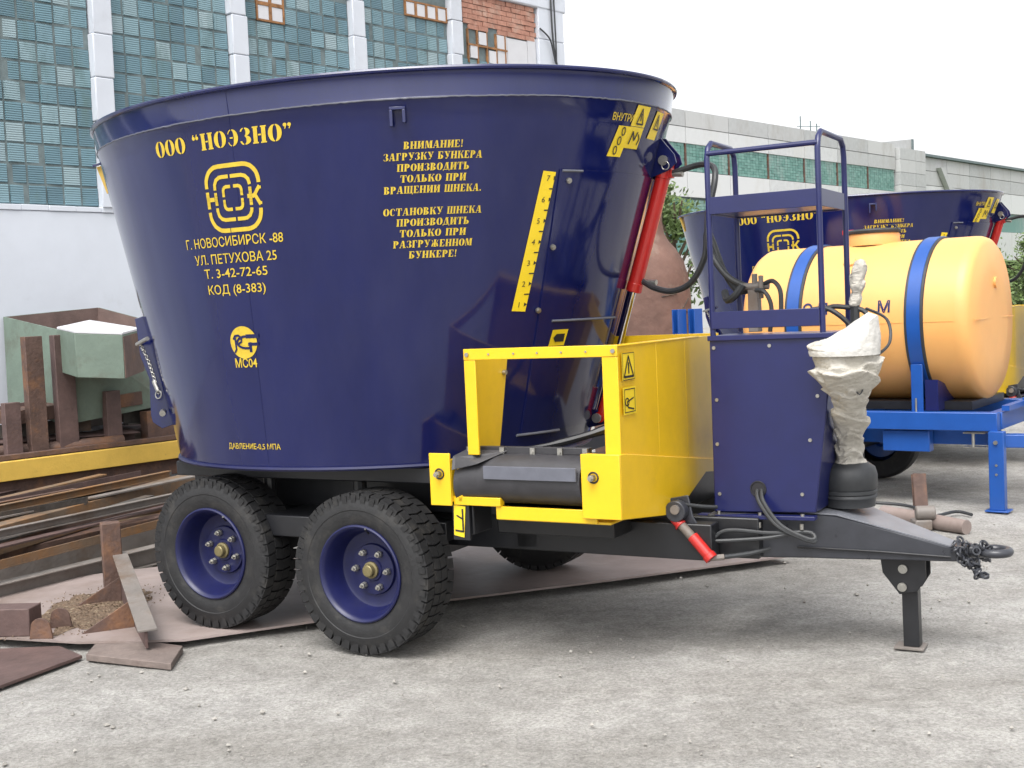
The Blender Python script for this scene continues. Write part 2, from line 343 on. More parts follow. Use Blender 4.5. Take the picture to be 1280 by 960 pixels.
for i in range(1, len(piers)):
    a = piers[i-1][1]; b = piers[i][0]; win = None
    mb = MB(); wall_box(mb, a, b, ZL+.02, 6.03, -.2, -.030)
    win = mb.build('glass_block_window', M['mortar'], hall)
    if b < -1.3: continue
    nc = max(1, int(round((b-a)/bs))); cw = (b-a)/nc; gb = MB(); rnd = random.Random(i); wb = MB(); fr = MB(); has = False
    zt = 5.62 if i != 8 else 5.32
    if i == 7: zt = 5.92
    nr = int((zt-ZL)/.203)
    for r_ in range(nr):
        for c in range(nc):
            s0 = a+c*cw+.004; s1 = a+(c+1)*cw-.004; z0 = ZL+.03+r_*.203+.004; z1 = z0+.203-.008
            if (c, r_) in holes.get(i, []): 
                has = True
                wall_box(wb, s0+.02, s1-.02, z0+.02, z1-.02, -.05, -.012); wall_box(fr, s0-.005, s1+.005, z0-.005, z0+.016, -.04, -.005); wall_box(fr, s0-.005, s1+.005, z1-.016, z1+.005, -.04, -.0052); wall_box(fr, s0-.006, s0+.016, z0, z1, -.04, -.0045); wall_box(fr, s1-.016, s1+.006, z0, z1, -.04, -.004)
                continue
            d = -.02+rnd.uniform(-.008, .005); ins = .010; s0 += rnd.uniform(-.003, .003); z0 += rnd.uniform(-.003, .003)
            tilt = rnd.uniform(-.008, .008)
            o4 = [BP(s0, z0, d-.025), BP(s1, z0, d-.025), BP(s1, z1, d-.025), BP(s0, z1, d-.025)]
            i4 = [BP(s0+ins, z0+ins, d+tilt), BP(s1-ins, z0+ins, d-tilt), BP(s1-ins, z1-ins, d-tilt), BP(s0+ins, z1-ins, d+tilt)]
            ov = [gb.bm.verts.new(p) for p in o4]; iv = [gb.bm.verts.new(p) for p in i4]
            gb.bm.faces.new(iv)
            for k in range(4): gb.bm.faces.new((ov[k], ov[(k+1) % 4], iv[(k+1) % 4], iv[k]))
    gb.build('glass_block', M['glassblock'], win, smooth=0)['kind'] = 'stuff'
    if has: wb.build('white_pane', M['whiteboard'], win); fr.build('rusty_frame', M['rustframe'], win)
    if i == 8:
        bm_ = MB()
        for r_ in range(7):
            for c in range(8):
                s0 = a+.2*c+(.1 if r_ % 2 else 0); s1 = min(s0+.19, b-.01+.0*c)
                if s1 > s0+.03 and not (r_ == 0 and c in (0, 3)): wall_box(bm_, s0, s1, 5.56+r_*.07, 5.56+r_*.07+.062, -.1, -.01+random.uniform(-.008, .012))
        bm_.build('brick_lintel', M['brick'], win)
        wb = MB(); wall_box(wb, a+.78, a+.98, 5.12, 5.55, -.1, -.008); wall_box(wb, a+.99, a+1.42, 5.10, 5.54, -.1, -.012); wall_box(wb, a+1.43, b-.03, 5.08, 5.6, -.1, -.009); wb.build('white_board', M['whiteboard'], win)
        wb = MB()
        for (c0, z0) in ((.40, 5.37), (.22, 5.17), (.60, 5.14)): wall_box(wb, a+c0, a+c0+.16, z0, z0+.17, -.03, -.002)
        wb.build('white_pane', M['whiteboard'], win)
        wb = MB()
        for k in range(5): wall_box(wb, a+.19*k+.17, a+.19*k+.19, 5.1, 5.56, -.05, .001)
        wall_box(wb, a+.17, a+.98, 5.335, 5.36, -.05, .002); wb.build('rusty_frame', M['rustframe'], win)
mb = MB(); mb.tube([BP(7.72, 5.75, .06), BP(7.9, 5.6, .1), BP(8.02, 5.3, .1), BP(8.05, 6.4, .07)], .012, sm=6); mb.build('hanging_cable', M['hose'], hall); mb = MB(); mb.tube([BP(7.98, 6.4, .07), BP(7.99, 5.6, .08), BP(8.12, 5.0, .08), BP(8.2, 4.6, .07)], .014, sm=6)
mb.build('hanging_cable', M['hose'], hall)
# ---- far halls
def FP(s, z, d=0.): return E*s + EN*d + Vector((0, 0, z))
def far_box(mb, s0, s1, z0, z1, d0, d1):
    mb.hexa([FP(s0, z0, d1), FP(s1, z0, d1), FP(s1, z0, d0), FP(s0, z0, d0), FP(s0, z1, d1), FP(s1, z1, d1), FP(s1, z1, d0), FP(s0, z1, d0)])
fh = empty('panel_hall', F0, 0, label='long far hall of grey concrete panels with green glass block bands', cat='building')
mb = MB(); far_box(mb, -40, 33.3, -1, 14.4, -20, -.25); mb.build('hall_body', M['mortar'], fh)
js = [-41.27+5.35*k for k in range(14)]+[33.45]
mb = MB(); mw = MB(); gl = MB()
for a, b in zip(js, js[1:]):
    far_box(mb, a+.04, b-.04, 13.38, 14.45, -.3, 0); far_box(mb if a > 20 else mw, a+.04, b-.04, 12.28, 13.33, -.3, -.01)
    far_box(mw, a+.04, b-.04, 8.75, 10.42, -.3, 0); far_box(mw, a+.04, b-.04, 3.2, 4.9, -.3, 0); far_box(mw, a+.04, b-.04, -1, 3.15, -.3, -.02)
    for z0, nr in ((10.48, 9), (4.98, 18)):
        for r_ in range(nr):
            for c in range(13):
                s0 = a+.12+c*(b-a-.24)/13; far_box(gl, s0, s0+(b-a-.24)/13-.03, z0+r_*.2, z0+r_*.2+.185, -.3, -.08-.03*random.random())
mb.build('concrete_panels', M['panel'], fh, smooth=0); mw.build('white_panels', M['panelw'], fh, smooth=0); gl.build('glass_block_band', M['glassfar'], fh, smooth=0)
mb = MB()
for a in js[7:14]: far_box(mb, a-.07, a+.07, 10.45, 12.27, -.3, -.04)
mb.build('rusty_mullions', M['rust'], fh, smooth=0)
th_ = empty('stair_tower', F0+E*33.5, 0, label='short grey panel tower joining the two far halls', cat='building')
mb = MB()
for z0, z1 in ((13.2, 14.15), (12.1, 13.17), (11, 12.07), (9.9, 10.97), (5, 9.87), (-1, 4.97)):
    far_box(mb, .1, 3.2, z0, z1, -8, .35); far_box(mb, 3.24, 5.3, z0, z1, -8, .36)
mb.build('concrete_panels', M['panel'], th_, smooth=0)
mb = MB(); mb.hexa([FP(-4, 13.9, -.6), FP(4.6, 14.15, -.6), FP(4.6, 14.15, -8), FP(-4, 13.9, -8), FP(-4, 14.3, -.6), FP(4.6, 15.3, -.6), FP(4.6, 15.3, -8), FP(-4, 14.3, -8)]); mb.build('roof_slab', M['panel'], th_, smooth=0)
mb = MB(); far_box(mb, 4.6, 4.9, 14.15, 15.3, -8, -.5); mb.build('dark_roof_edge', M['mortar'], th_, smooth=0)
lh = empty('low_hall', F0+E*38.8, 0, label='lower far hall with dark roof edge at the right edge of the photo', cat='building')
mb = MB(); mw = MB()
for k in range(9):
    a = .2+5.35*k
    for z0, z1 in ((12.6, 13.75), (11.3, 12.55), (9.3, 11.25)): far_box(mb if z0 > 11 else mw, a, a+5.28, z0, z1, -12, .0)
    far_box(mw, a, a+5.28, -1, 7.4, -12, .0)
mb.build('concrete_panels', M['panel'], lh, smooth=0); mw.build('white_panels', M['panelw'], lh, smooth=0)
mb = MB(); far_box(mb, 0, 50, 13.78, 14.0, -12, .3); mb.build('roof_edge', M['mortar'], lh)
mb = MB(); far_box(mb, 0, 50, 7.45, 9.25, -12, -.2); mb.build('window_band', M['glassfar'], lh)
mb = MB(); mb.hexa([FP(3, 12.9, .05), FP(3.9, 12.9, .05), FP(6.9, 9.6, .05), FP(6.2, 9.6, .05), FP(3, 12.9, .5), FP(3.9, 12.9, .5), FP(6.9, 9.6, .5), FP(6.2, 9.6, .5)]); mb.build('wall_stain_pipe', M['panel'], lh)
# antenna on far roof
an = MB(); 
for x0 in (0, .8, 1.3): an.cyl((x0, 0, 0), (x0, 0, 2.0-x0*.5), .05, 6)
an.cyl((-.3, 0, 1.2), (1.6, 0, 1.1), .03, 6)
a_ = an.build('roof_antenna', M['mortar']); a_.location = F0+E*22.6+EN*-3+Vector((0, 0, 14.3)); tag(a_, 'thin dark antenna frame on the roof of the far panel hall', 'antenna')

# ================================================================== TREES behind
def tree(name, base, h, cw, label, seed, n=4200, ls=.085):
    rnd = random.Random(seed); root = empty(name, base, 0, label=label, cat='tree')
    tk = MB(); tk.tube([(0, 0, 0), (.1, 0, h*.4), (0, .05, h*.7)], [.13, .1, .05], 8, sm=3)
    for k in range(7):
        a = rnd.random()*6.3; z = h*rnd.uniform(.35, .7); tk.tube([(0.05, 0, z), (math.cos(a)*cw*.35, math.sin(a)*cw*.35, z+h*.2)], [.05, .02], 6)
    tk.build('trunk', M['bark'], root)
    lf = MB(); cl = [(Vector((rnd.gauss(0, cw*.32), rnd.gauss(0, cw*.32), h*rnd.uniform(.35, .98))), rnd.uniform(.25, .5)*cw*.6) for k in range(14)]
    for k in range(n):
        c, r_ = rnd.choice(cl); p = c+Vector((rnd.gauss(0, 1), rnd.gauss(0, 1), rnd.gauss(0, .8)))*r_*.6
        u = Vector((rnd.gauss(0, 1), rnd.gauss(0, 1), rnd.gauss(0, 1))).normalized(); v = u.orthogonal().normalized(); q = ls*rnd.uniform(.6, 1.3)
        lf.face([p-u*q, p+v*q*.5, p+u*q, p-v*q*.5])
    lf.build('crown', M['leaf'], root, smooth=0, recalc=False)
b_ = D(842, 300, 30); tree('young_tree', (b_.x, b_.y, 0), 4.7, 1.6, 'leafy young tree behind the rusty brown shell', 5)
b_ = D(1290, 300, 42); tree('shrub', (b_.x, b_.y, 0), 3.6, 2.2, 'green shrub at the right edge behind the orange tank', 9)

# ================================================================== STENCIL LETTERS
def ell(cx, cy, a, b, t0, t1, n=10): return [(cx+a*math.cos(R(t0+(t1-t0)*i/n)), cy+b*math.sin(R(t0+(t1-t0)*i/n))) for i in range(n+1)]
def cres(cx, cy, ao, bo, ai, bi, side, n=10, cut=.03):     # fat half ring on one side
    t0, t1 = (90, 270) if side < 0 else (-90, 90)
    return [(x+side*cut, y) for x, y in ell(cx, cy, ao, bo, t0, t1, n)+ell(cx, cy, ai, bi, t0, t1, n)[::-1]]
def bx(x0, x1, y0, y1): return [(x0, y0), (x1, y0), (x1, y1), (x0, y1)]
def stem(x, w_=.27, s=.06): return [bx(x, x+w_, .08, .92), bx(x-s, x+w_+s, 0, .075), bx(x-s, x+w_+s, .925, 1)]
def dg(x0, y0, x1, y1, w_): return [(x0, y0), (x0+w_, y0), (x1+w_, y1), (x1, y1)]
def bowl(x, y0, y1, w_=.36): c = (y0+y1)/2; h = (y1-y0)/2; return [cres(x, c, w_, h, .08, h-.07, 1, cut=0)]
GL = {
 'О': (.9, [cres(.45, .5, .42, .5, .12, .44, -1), cres(.45, .5, .42, .5, .12, .44, 1)]),
 'Н': (1.0, stem(.09)+stem(.64)+[bx(.40, .60, .45, .54)]),
 'П': (1.0, stem(.09)+stem(.64)+[bx(.36, .64, .925, 1)]),
 'И': (1.0, stem(.09)+stem(.64)+[dg(.38, .22, .54, .78, .09)]),
 'Э': (.85, [cres(.36, .5, .42, .5, .12, .44, 1), bx(.22, .44, .46, .54), ell(.34, .5, .30, .5, 95, 150, 6)+ell(.34, .5, .24, .44, 95, 150, 6)[::-1], ell(.34, .5, .30, .5, 210, 265, 6)+ell(.34, .5, .24, .44, 210, 265, 6)[::-1]]),
 'З': (.8, [cres(.34, .75, .36, .25, .08, .19, 1), cres(.34, .27, .42, .27, .1, .2, 1), ell(.3, .75, .25, .25, 95, 170, 6)+ell(.3, .75, .14, .19, 95, 170, 6)[::-1], ell(.3, .27, .27, .27, 190, 265, 6)+ell(.3, .27, .15, .2, 190, 265, 6)[::-1]]),
 'С': (.85, [cres(.46, .5, .42, .5, .12, .44, -1), ell(.48, .5, .33, .5, 20, 85, 6)+ell(.48, .5, .22, .44, 20, 85, 6)[::-1], ell(.48, .5, .30, .5, -85, -40, 5)+ell(.48, .5, .24, .44, -85, -40, 5)[::-1]]),
 'В': (.92, stem(.09)+bowl(.42, .52, 1, .34)+bowl(.42, 0, .5, .42)),
 'Р': (.9, stem(.09)+bowl(.42, .42, 1, .40)),
 'Б': (.92, stem(.09)+[bx(.42, .74, .925, 1), bx(.70, .78, .72, 1)]+bowl(.42, 0, .56, .42)),
 'Ь': (.9, stem(.09)+bowl(.42, 0, .56, .42)),
 'Е': (.85, stem(.09)+[bx(.40, .72, .925, 1), bx(.66, .74, .72, 1), bx(.40, .58, .46, .54), bx(.40, .74, 0, .075), bx(.68, .77, 0, .28)]),
 'Г': (.8, stem(.09)+[bx(.40, .72, .925, 1), bx(.65, .74, .68, 1)]),
 'Т': (.92, stem(.32)+[bx(.04, .24, .925, 1), bx(.68, .88, .925, 1), bx(.03, .11, .68, 1), bx(.81, .89, .68, 1)]),
 'М': (1.15, [bx(.12, .20, .08, .92), bx(.04, .28, 0, .075), dg(.46, .05, .16, 1, .26), dg(.54, .1, .76, .95, .08)]+stem(.80)),
 'А': (1.0, [dg(.1, .08, .40, 1, .08), bx(.0, .26, 0, .075), dg(.60, .08, .40, 1, .27), bx(.52, 1.0, 0, .075), bx(.24, .56, .28, .35)]),
 'Л': (1.0, [dg(.1, .08, .40, 1, .08), bx(.0, .26, 0, .075), dg(.62, .08, .46, .92, .27), bx(.52, 1.0, 0, .075), bx(.40, .8, .925, 1)]),
 'Д': (1.0, [dg(.16, .14, .40, 1, .08), dg(.58, .14, .44, .92, .27), bx(.02, .98, .02, .1), bx(.02, .10, -.14, .1), bx(.90, .98, -.14, .1), bx(.38, .8, .925, 1)]),
 'К': (.98, stem(.09)+[dg(.40, .5, .74, .95, .09), bx(.64, .92, .925, 1), dg(.66, .05, .42, .58, .27), bx(.58, 1., 0, .07)]),
 'Ж': (1.3, stem(.52)+[dg(.84, .5, 1.08, .95, .08), dg(.94, .05, .82, .5, .24), dg(.38, .5, .14, .95, .08), dg(.12, .05, .26, .5, .24)]),
 'У': (.95, [dg(.44, .3, .10, .92, .27), bx(.02, .44, .925, 1), dg(.44, .08, .72, .92, .08), bx(.60, .92, .925, 1), bx(.24, .48, 0, .14)]),
 'Ш': (1.35, stem(.09, .24)+stem(.55, .24)+stem(1.02, .24)+[bx(.34, 1.0, 0, .075)]),
 'Щ': (1.38, stem(.09, .24)+stem(.55, .24)+stem(1.02, .24)+[bx(.34, 1.0, 0, .075), bx(1.26, 1.36, -.16, .075)]),
 '!': (.4, [[(.1, 1), (.3, 1), (.24, .32), (.16, .32)], ell(.2, .12, .11, .11, 0, 330, 10)]),
 '.': (.35, [ell(.17, .11, .11, .11, 0, 330, 10)]),
 '“': (.6, [ell(.14, .78, .12, .11, 0, 330, 10), [(.03, .8), (.1, 1), (.18, 1), (.12, .86)], ell(.42, .78, .12, .11, 0, 330, 10), [(.31, .8), (.38, 1), (.46, 1), (.40, .86)]]),
 '”': (.6, [ell(.14, .9, .12, .11, 0, 330, 10), [(.25, .88), (.16, .66), (.1, .68), (.16, .82)], ell(.42, .9, .12, .11, 0, 330, 10), [(.53, .88), (.44, .66), (.38, .68), (.44, .82)]]),
 ' ': (.5, [])}
def stencil(txt, h, width=None):     # polygons with x centred on 0
    polys = []; x = 0; k = .86
    for ch in txt:
        wd, ps = GL[ch]
        for p in ps: polys.append([((x+a*k)*h, b*h) for a, b in p])
        x += wd*k+.06
    x -= .06; sc = (width/(x*h)) if width else 1
    return [[((a-x*h/2)*sc, b) for a, b in p] for p in polys]
def plain(txt, h, width=None, res=3, bold=0.):    # Blender's own letters, as polygons (triangles) centred on 0
    c = bpy.data.curves.new('tmp', 'FONT'); c.body = txt; c.size = h/.70; c.offset = bold*c.size; c.resolution_u = res; c.align_x = 'CENTER'
    o = bpy.data.objects.new('tmp', c); COL.objects.link(o); bpy.context.view_layer.update()
    me = bpy.data.meshes.new_from_object(o.evaluated_get(bpy.context.evaluated_depsgraph_get()))
    vs = [v.co.copy() for v in me.vertices]; xs = [v.x for v in vs]; w0 = max(xs)-min(xs); mid = (max(xs)+min(xs))/2; sc = width/w0 if width else 1
    out = [[((vs[i].x-mid)*sc, vs[i].y) for i in p.vertices] for p in me.polygons]
    bpy.data.objects.remove(o); bpy.data.curves.remove(c); bpy.data.meshes.remove(me)
    return out
def stroke(pts, w_, closed=False):      # polyline -> quads
    out = []
    for a, b in zip(pts, pts[1:]):
        a = Vector((*a, 0)); b = Vector((*b, 0)); d = (b-a); L = d.length
        if L < 1e-6: continue
        d /= L; n = Vector((-d.y, d.x, 0))*w_/2; e = d*w_*.18
        out.append([(p.x, p.y) for p in (a-n-e, b-n+e, b+n+e, a+n-e)])
    return out

# ================================================================== FEED MIXER
ZB, ZT = .9186, 2.7667
def lerp_tab(z, tab):
    if z <= tab[0][0]: a, b = tab[0], tab[1]
    else:
        for a, b in zip(tab, tab[1:]):
            if z <= b[0]: break
    t = (z-a[0])/(b[0]-a[0]); return a[1]+(b[1]-a[1])*t
def tub_ab(z):
    return (lerp_tab(z, [(.9186, 1.2049), (2.644, 1.727), (2.7667, 1.750)]), lerp_tab(z, [(.9186, 1.0791), (2.644, 1.2953), (2.7667, 1.3128)]), lerp_tab(z, [(.9186, -.0392), (2.644, 0), (2.7667, 0)]))
def S(deg, z, off=0.):
    a, b, xc = tub_ab(z); t = R(deg); p = Vector((xc+a*math.cos(t), b*math.sin(t), z))
    if off:
        n = Vector((b*math.cos(t), a*math.sin(t), 0)).normalized(); sl_ = .3*abs(n.x)+.125*abs(n.y); n.z = -sl_; p += n.normalized()*off
    return p
def onsurf(mb, polys, deg, z0, off=.003, dz=0.):
    a, b, xc = tub_ab(z0); t = R(deg); rate = math.hypot(a*math.sin(t), b*math.cos(t))
    for p in polys:
        mb.face([S(deg+math.degrees(x/rate), z0+y*.985, off) for x, y in p])

def make_tub(name, parent, ztop, band):
    mb = MB(); n = 192; bm = mb.bm
    zs = [ZB-.012, ZB]+[ZB+(ztop-ZB)*k/8 for k in range(1, 8)]+([2.636, 2.644, 2.652] if band else [])+[ztop]
    def ring(z, off): return [bm.verts.new(S(360*k/n, z, off)) for k in range(n)]
    rings = [ring(z, .0 if abs(z-2.644) > .001 else .006) for z in zs] + [ring(ztop, -.02), ring(ZB+.1, -.02)]
    for a, b in zip(rings, rings[1:]):
        for k in range(n): bm.faces.new((a[k], a[(k+1) % n], b[(k+1) % n], b[k]))
    bm.faces.new(rings[0][::-1]); bm.faces.new(rings[-1])
    tub = mb.build(name, M['blue'], parent, smooth=40)
    mb = MB(); n = 128
    pts = [S(360*k/n, ztop+.004, .004) for k in range(n)]
    mb.tube(pts+[pts[0]], .012, 8, caps=False); mb.build('rim', M['blue'], tub)
    mb = MB(); pts = [S(360*k/n, ZB+.002, .006) for k in range(n)]; mb.tube(pts+[pts[0]], .011, 6, caps=False); mb.build('bottom_weld', M['bluerim'], tub)
    mb = MB(); mb.tube([S(-87.6, ZB+.02+(ztop-ZB-.03)*k/10, .0004) for k in range(11)], .0012, 5); mb.build('side_seam', M['blue'], tub)
    if band:
        mb = MB()
        rnd = random.Random(2); pts = [S(360*k/480, 2.644+rnd.uniform(-.0015, .0015), .003) for k in range(480)]; mb.tube(pts+[pts[0]], .0042, 5, caps=False); mb.build('weld_seam', M['strip'], tub)
    return tub

def rrect(w_, h, r_, n=6):
    pts = []
    for cx, cy, t0 in ((w_/2-r_, h/2-r_, 0), (-w_/2+r_, h/2-r_, 90), (-w_/2+r_, -h/2+r_, 180), (w_/2-r_, -h/2+r_, 270)):
        pts += ell(cx, cy, r_, r_, t0, t0+90, n)
    return pts+[pts[0]]
def rring(w_, h, r_, wd, gaps):     # gaps: list of (x, y, half size) left unpainted
    pts = rrect(w_, h, r_); q = []
    for a, b in zip(pts, pts[1:]):
        L = math.dist(a, b); k = max(1, int(L/.006))
        q += [(a[0]+(b[0]-a[0])*i/k, a[1]+(b[1]-a[1])*i/k) for i in range(k)]
    q.append(q[0]); out = []; run = []
    for p in q:
        if any(abs(p[0]-g[0]) < g[2] and abs(p[1]-g[1]) < g[2] for g in gaps):
            if len(run) > 1: out += stroke(run[::2]+[run[-1]], wd)
            run = []
        else: run.append(p)
    if len(run) > 1: out += stroke(run[::2]+[run[-1]], wd)
    return out

def letter_tub(tub, dz=0.):
    def part(name, mt, items):
        mb = MB()
        for polys, deg, z, off in items: onsurf(mb, polys, deg, z+dz, off)
        return mb.build(name, mt, tub, smooth=0)
    part('company_lettering', M['stencil'], [(stencil('ООО “НОЭЗНО”', .080, .885), -91, 2.500, .003)])
    em = rring(.320, .312, .085, .021, [(-.16, .048, .009), (-.16, -.05, .009), (.16, .05, .009), (.16, -.05, .009), (.16, 0, .030), (-.04, -.156, .004)])
    em += rring(.214, .208, .045, .018, [(-.01, .104, .007), (.01, -.104, .007), (-.107, .036, .008), (.107, .05, .008), (.107, -.05, .008), (-.107, -.036, .008)])
    em += rring(.112, .110, .02, .016, [(0, .055, .007), (0, -.055, .007), (.056, .0, .007), (-.056, -.0, .007)])
    em += [bx(-.150, -.118, -.010, .010), bx(.088, .128, -.010, .010)]+stroke([(.160, .042), (.132, .006), (.160, -.042)], .018)
    part('emblem', M['stencil'], [(em, -88.7, 2.262, .003)])
    ad = []
    for txt, z, h, wd, dg_ in (('Г. НОВОСИБИРСК -88', 2.035, .046, .625, -90.6), ('УЛ. ПЕТУХОВА 25', 1.953, .046, .525, -90.5), ('Т. 3-42-72-65', 1.884, .044, .405, -90.6), ('КОД (8-383)', 1.804, .044, .37, -90.8)):
        ad.append((plain(txt, h, wd, 3, .004), dg_, z, .003))
    part('address_lettering', M['stencil'], ad)
    part('pressure_lettering', M['stencil'], [(plain('ДАВЛЕНИЕ-0,5 МПА', .028, .345, 3, .01), -91.7, 1.020, .003)])
    disc = [[(.086*math.cos(R(10*k)), .082*math.sin(R(10*k))) for k in range(36)]]
    q = part('quality_mark', M['stencil'], [(disc, -90.5, 1.560, .003), (plain('МС04', .044, .14, 3, .012), -90.5, 1.436, .003)])
    ring = stroke([(.074*math.cos(R(a)), .072*math.sin(R(a))) for a in range(-40, 100, 14)][::1], .001)
    ink = stroke([(-.062, .018), (-.05, .034), (-.028, .036), (-.01, .022), (-.012, .004), (-.03, -.006), (-.05, .0)], .011)+stroke([(-.05, .03), (-.05, -.034), (-.062, -.05)], .011)
    ink += stroke([(.06*math.cos(R(a))+.02, .03*math.sin(R(a))) for a in range(60, 301, 20)], .012)+[bx(.03, .095, -.018, -.002), bx(.02, .1, .02, .04), bx(.035, .052, -.05, 0)]
    mb = MB(); onsurf(mb, ink, -90.5, 1.560+dz, .0045); mb.build('quality_letters', M['blue'], q, smooth=0)
    w1 = ['ВНИМАНИЕ!', 'ЗАГРУЗКУ БУНКЕРА', 'ПРОИЗВОДИТЬ', 'ТОЛЬКО ПРИ', 'ВРАЩЕНИИ ШНЕКА.', None, 'ОСТАНОВКУ ШНЕКА', 'ПРОИЗВОДИТЬ', 'ТОЛЬКО ПРИ', 'РАЗГРУЖЕННОМ', 'БУНКЕРЕ!']
    wd = [.275, .458, .335, .305, .455, 0, .46, .34, .31, .37, .225]
    it = []
    for k, (t_, wi) in enumerate(zip(w1, wd)):
        if t_: it.append((stencil(t_, .0335, wi), -51.7+.14*k, 2.420-.0497*k, .003))
    part('warning_lettering', M['stencil'], it)
    part('inside_lettering', M['stencil'], [(plain('ВНУТРИ', .034, .155, 3, .015), -12.2, 2.552, .003)])
    # stickers near the door cylinder
    def patch(name, quads, mt=M['sticker'], off=.004):
        mb = MB()
        for qd in quads: mb.face([S(a, z+dz, off) for a, z in qd])
        return mb.build(name, mt, tub, smooth=0)
    def tri(a, z, s_): return [[S(a-s_*26, z-s_), S(a+s_*26, z-s_), S(a, z+s_)]]
    def warn(parent, a, z, s_):
        mb = MB()
        for p0, p1 in (((-1, -1), (1, -1)), ((1, -1), (0, 1)), ((0, 1), (-1, -1)), ((0, .35), (0, -.55))):
            q = stroke([(p0[0]*s_*.8, p0[1]*s_), (p1[0]*s_*.8, p1[1]*s_)], s_*.22); onsurf(mb, q, a, z+dz, .006)
        mb.build('warning_triangle', M['ink'], parent, smooth=0)
    p = patch('warning_sticker', [[(-9.4, 2.535), (-3.9, 2.535), (-3.0, 2.634), (-8.3, 2.634)], [(-10.4, 2.43), (-4.9, 2.43), (-4.0, 2.532), (-9.2, 2.532)]])
    warn(p, -6.2, 2.583, .036)
    mb = MB(); onsurf(mb, stroke([(-.04, -.03), (-.02, .03), (.0, -.01), (.02, .03)], .009)+stroke([(.03, -.03), (.045, .0), (.03, .02)], .008), -7, 2.48+dz, .006); mb.build('hand_pictogram', M['ink'], p, smooth=0)
    p = patch('chain_sticker', [[(-15.0, 2.385), (-10.6, 2.385), (-8.9, 2.53), (-13.2, 2.53)]], off=.0042)
    mb = MB()
    for k in range(3): onsurf(mb, stroke([(.012*math.cos(R(a)), .019*math.sin(R(a))) for a in range(0, 361, 40)], .006), -12.9+.75*k, 2.415+.045*k+dz, .0065)
    mb.build('chain_pictogram', M['ink'], p, smooth=0)
    p = patch('danger_sticker', [[(-1.4, 2.49), (3.2, 2.49), (5.2, 2.625), (.8, 2.625)]]); warn(p, 2.2, 2.575, .035)
    p = patch('arrow_sticker', [[(-20.6, 1.475), (-15.6, 1.475), (-15.2, 1.555), (-20.2, 1.555)]], off=.011)
    mb = MB(); onsurf(mb, [[(-.036, 0), (-.02, .02), (.036, .02), (.036, -.02), (-.02, -.02)]], -17.9, 1.515+dz, .0135); mb.build('arrow_mark', M['ink'], p, smooth=0)
    # level scale
    mb = MB(); mb.face([S(-32.1, 1.655+dz, .004), S(-28.7, 1.650+dz, .004), S(-27.3, 2.303+dz, .004), S(-30.2, 2.309+dz, .004)]); sc = mb.build('level_scale', M['sticker'], tub, smooth=0)
    mb = MB()
    for k in range(7):
        z = 1.685+k*.0985; a = -30.6+.30*k
        onsurf(mb, plain(str(k+1), .026), a, z-.013+dz, .0058); onsurf(mb, [[(.014, -.010), (.030, 0), (.014, .010)]], a+.6, z+dz, .0058)
        if k < 6: onsurf(mb, [bx(-.006, .022, -.003, .003)], a+1.1, z+.049+dz, .0058)
    mb.build('scale_marks', M['ink'], sc, smooth=0)
    # loading hook
    mb = MB(); mb.box(-.037, .037, -.03, 0, .0, .014); mb.box(-.037, -.022, -.03, 0, -.075, 0); mb.box(.022, .037, -.03, 0, -.06, 0)
    hk = mb.build('hook_bracket', M['blue'], tub, bevel=.002); p_ = S(-58.1, 2.592+dz); hk.location = p_; hk.rotation_euler = (0, 0, R(90-62))

mixer = empty('feed_mixer', MC, -TH, label='large dark blue feed mixer trailer with yellow lettering and yellow side conveyor in the foreground', cat='trailer')
LV = []
tub = make_tub('tub', mixer, ZT, True); letter_tub(tub)
# --- discharge door plate on the tub
def door():
    mb = MB(); bm = mb.bm; na, nz = 14, 10
    def col(off): return [[bm.verts.new(S(a0+(14-a0)*i/na, 1.04+(2.314-1.04)*j/nz, off)) for i in range(na+1)] for j in range(nz+1) for a0 in [-23.6-2.9*j/nz]]
    A = col(.008); Bk = col(.0005)
    for j in range(nz):
        for i in range(na): bm.faces.new((A[j][i], A[j][i+1], A[j+1][i+1], A[j+1][i]))
    for j in range(nz): bm.faces.new((A[j][0], A[j+1][0], Bk[j+1][0], Bk[j][0])); bm.faces.new((A[j][na], Bk[j][na], Bk[j+1][na], A[j+1][na]))
    for i in range(na): bm.faces.new((A[nz][i], A[nz][i+1], Bk[nz][i+1], Bk[nz][i])); bm.faces.new((A[0][i], Bk[0][i], Bk[0][i+1], A[0][i+1]))
    d = mb.build('discharge_door', M['blue'], mixer, smooth=40)
    for a, z in ((-24.1, 2.267), (-24.9, 1.957), (-25.6, 1.656)):
        b = MB(); q = S(a, z, .008); n = (S(a, z, .03)-q).normalized(); b.cyl(q, q+n*.012, .014, 8); b.cyl(q+n*.0125, q+n*.02, .009, 6); b.build('bolt', M['steel'], d)
    mb = MB(); mb.tube([S(a, 1.60, .012) for a in range(-21, 8, 2)], .006, 6); mb.tube([S(a, 1.035, .014) for a in (-25, -22, -18, -14, -10)], .007, 6); mb.tube([S(a, 2.312, .012) for a in (-26, -23, -21)], .006, 6)
    mb.build('stiffener', M['strip'], d)
    mb = MB(); mb.tube([S(17.5, 1.05, .02), S(17.5, 2.32, .02)], .016, 4); mb.build('guide_rail', M['blue'], d)
door()
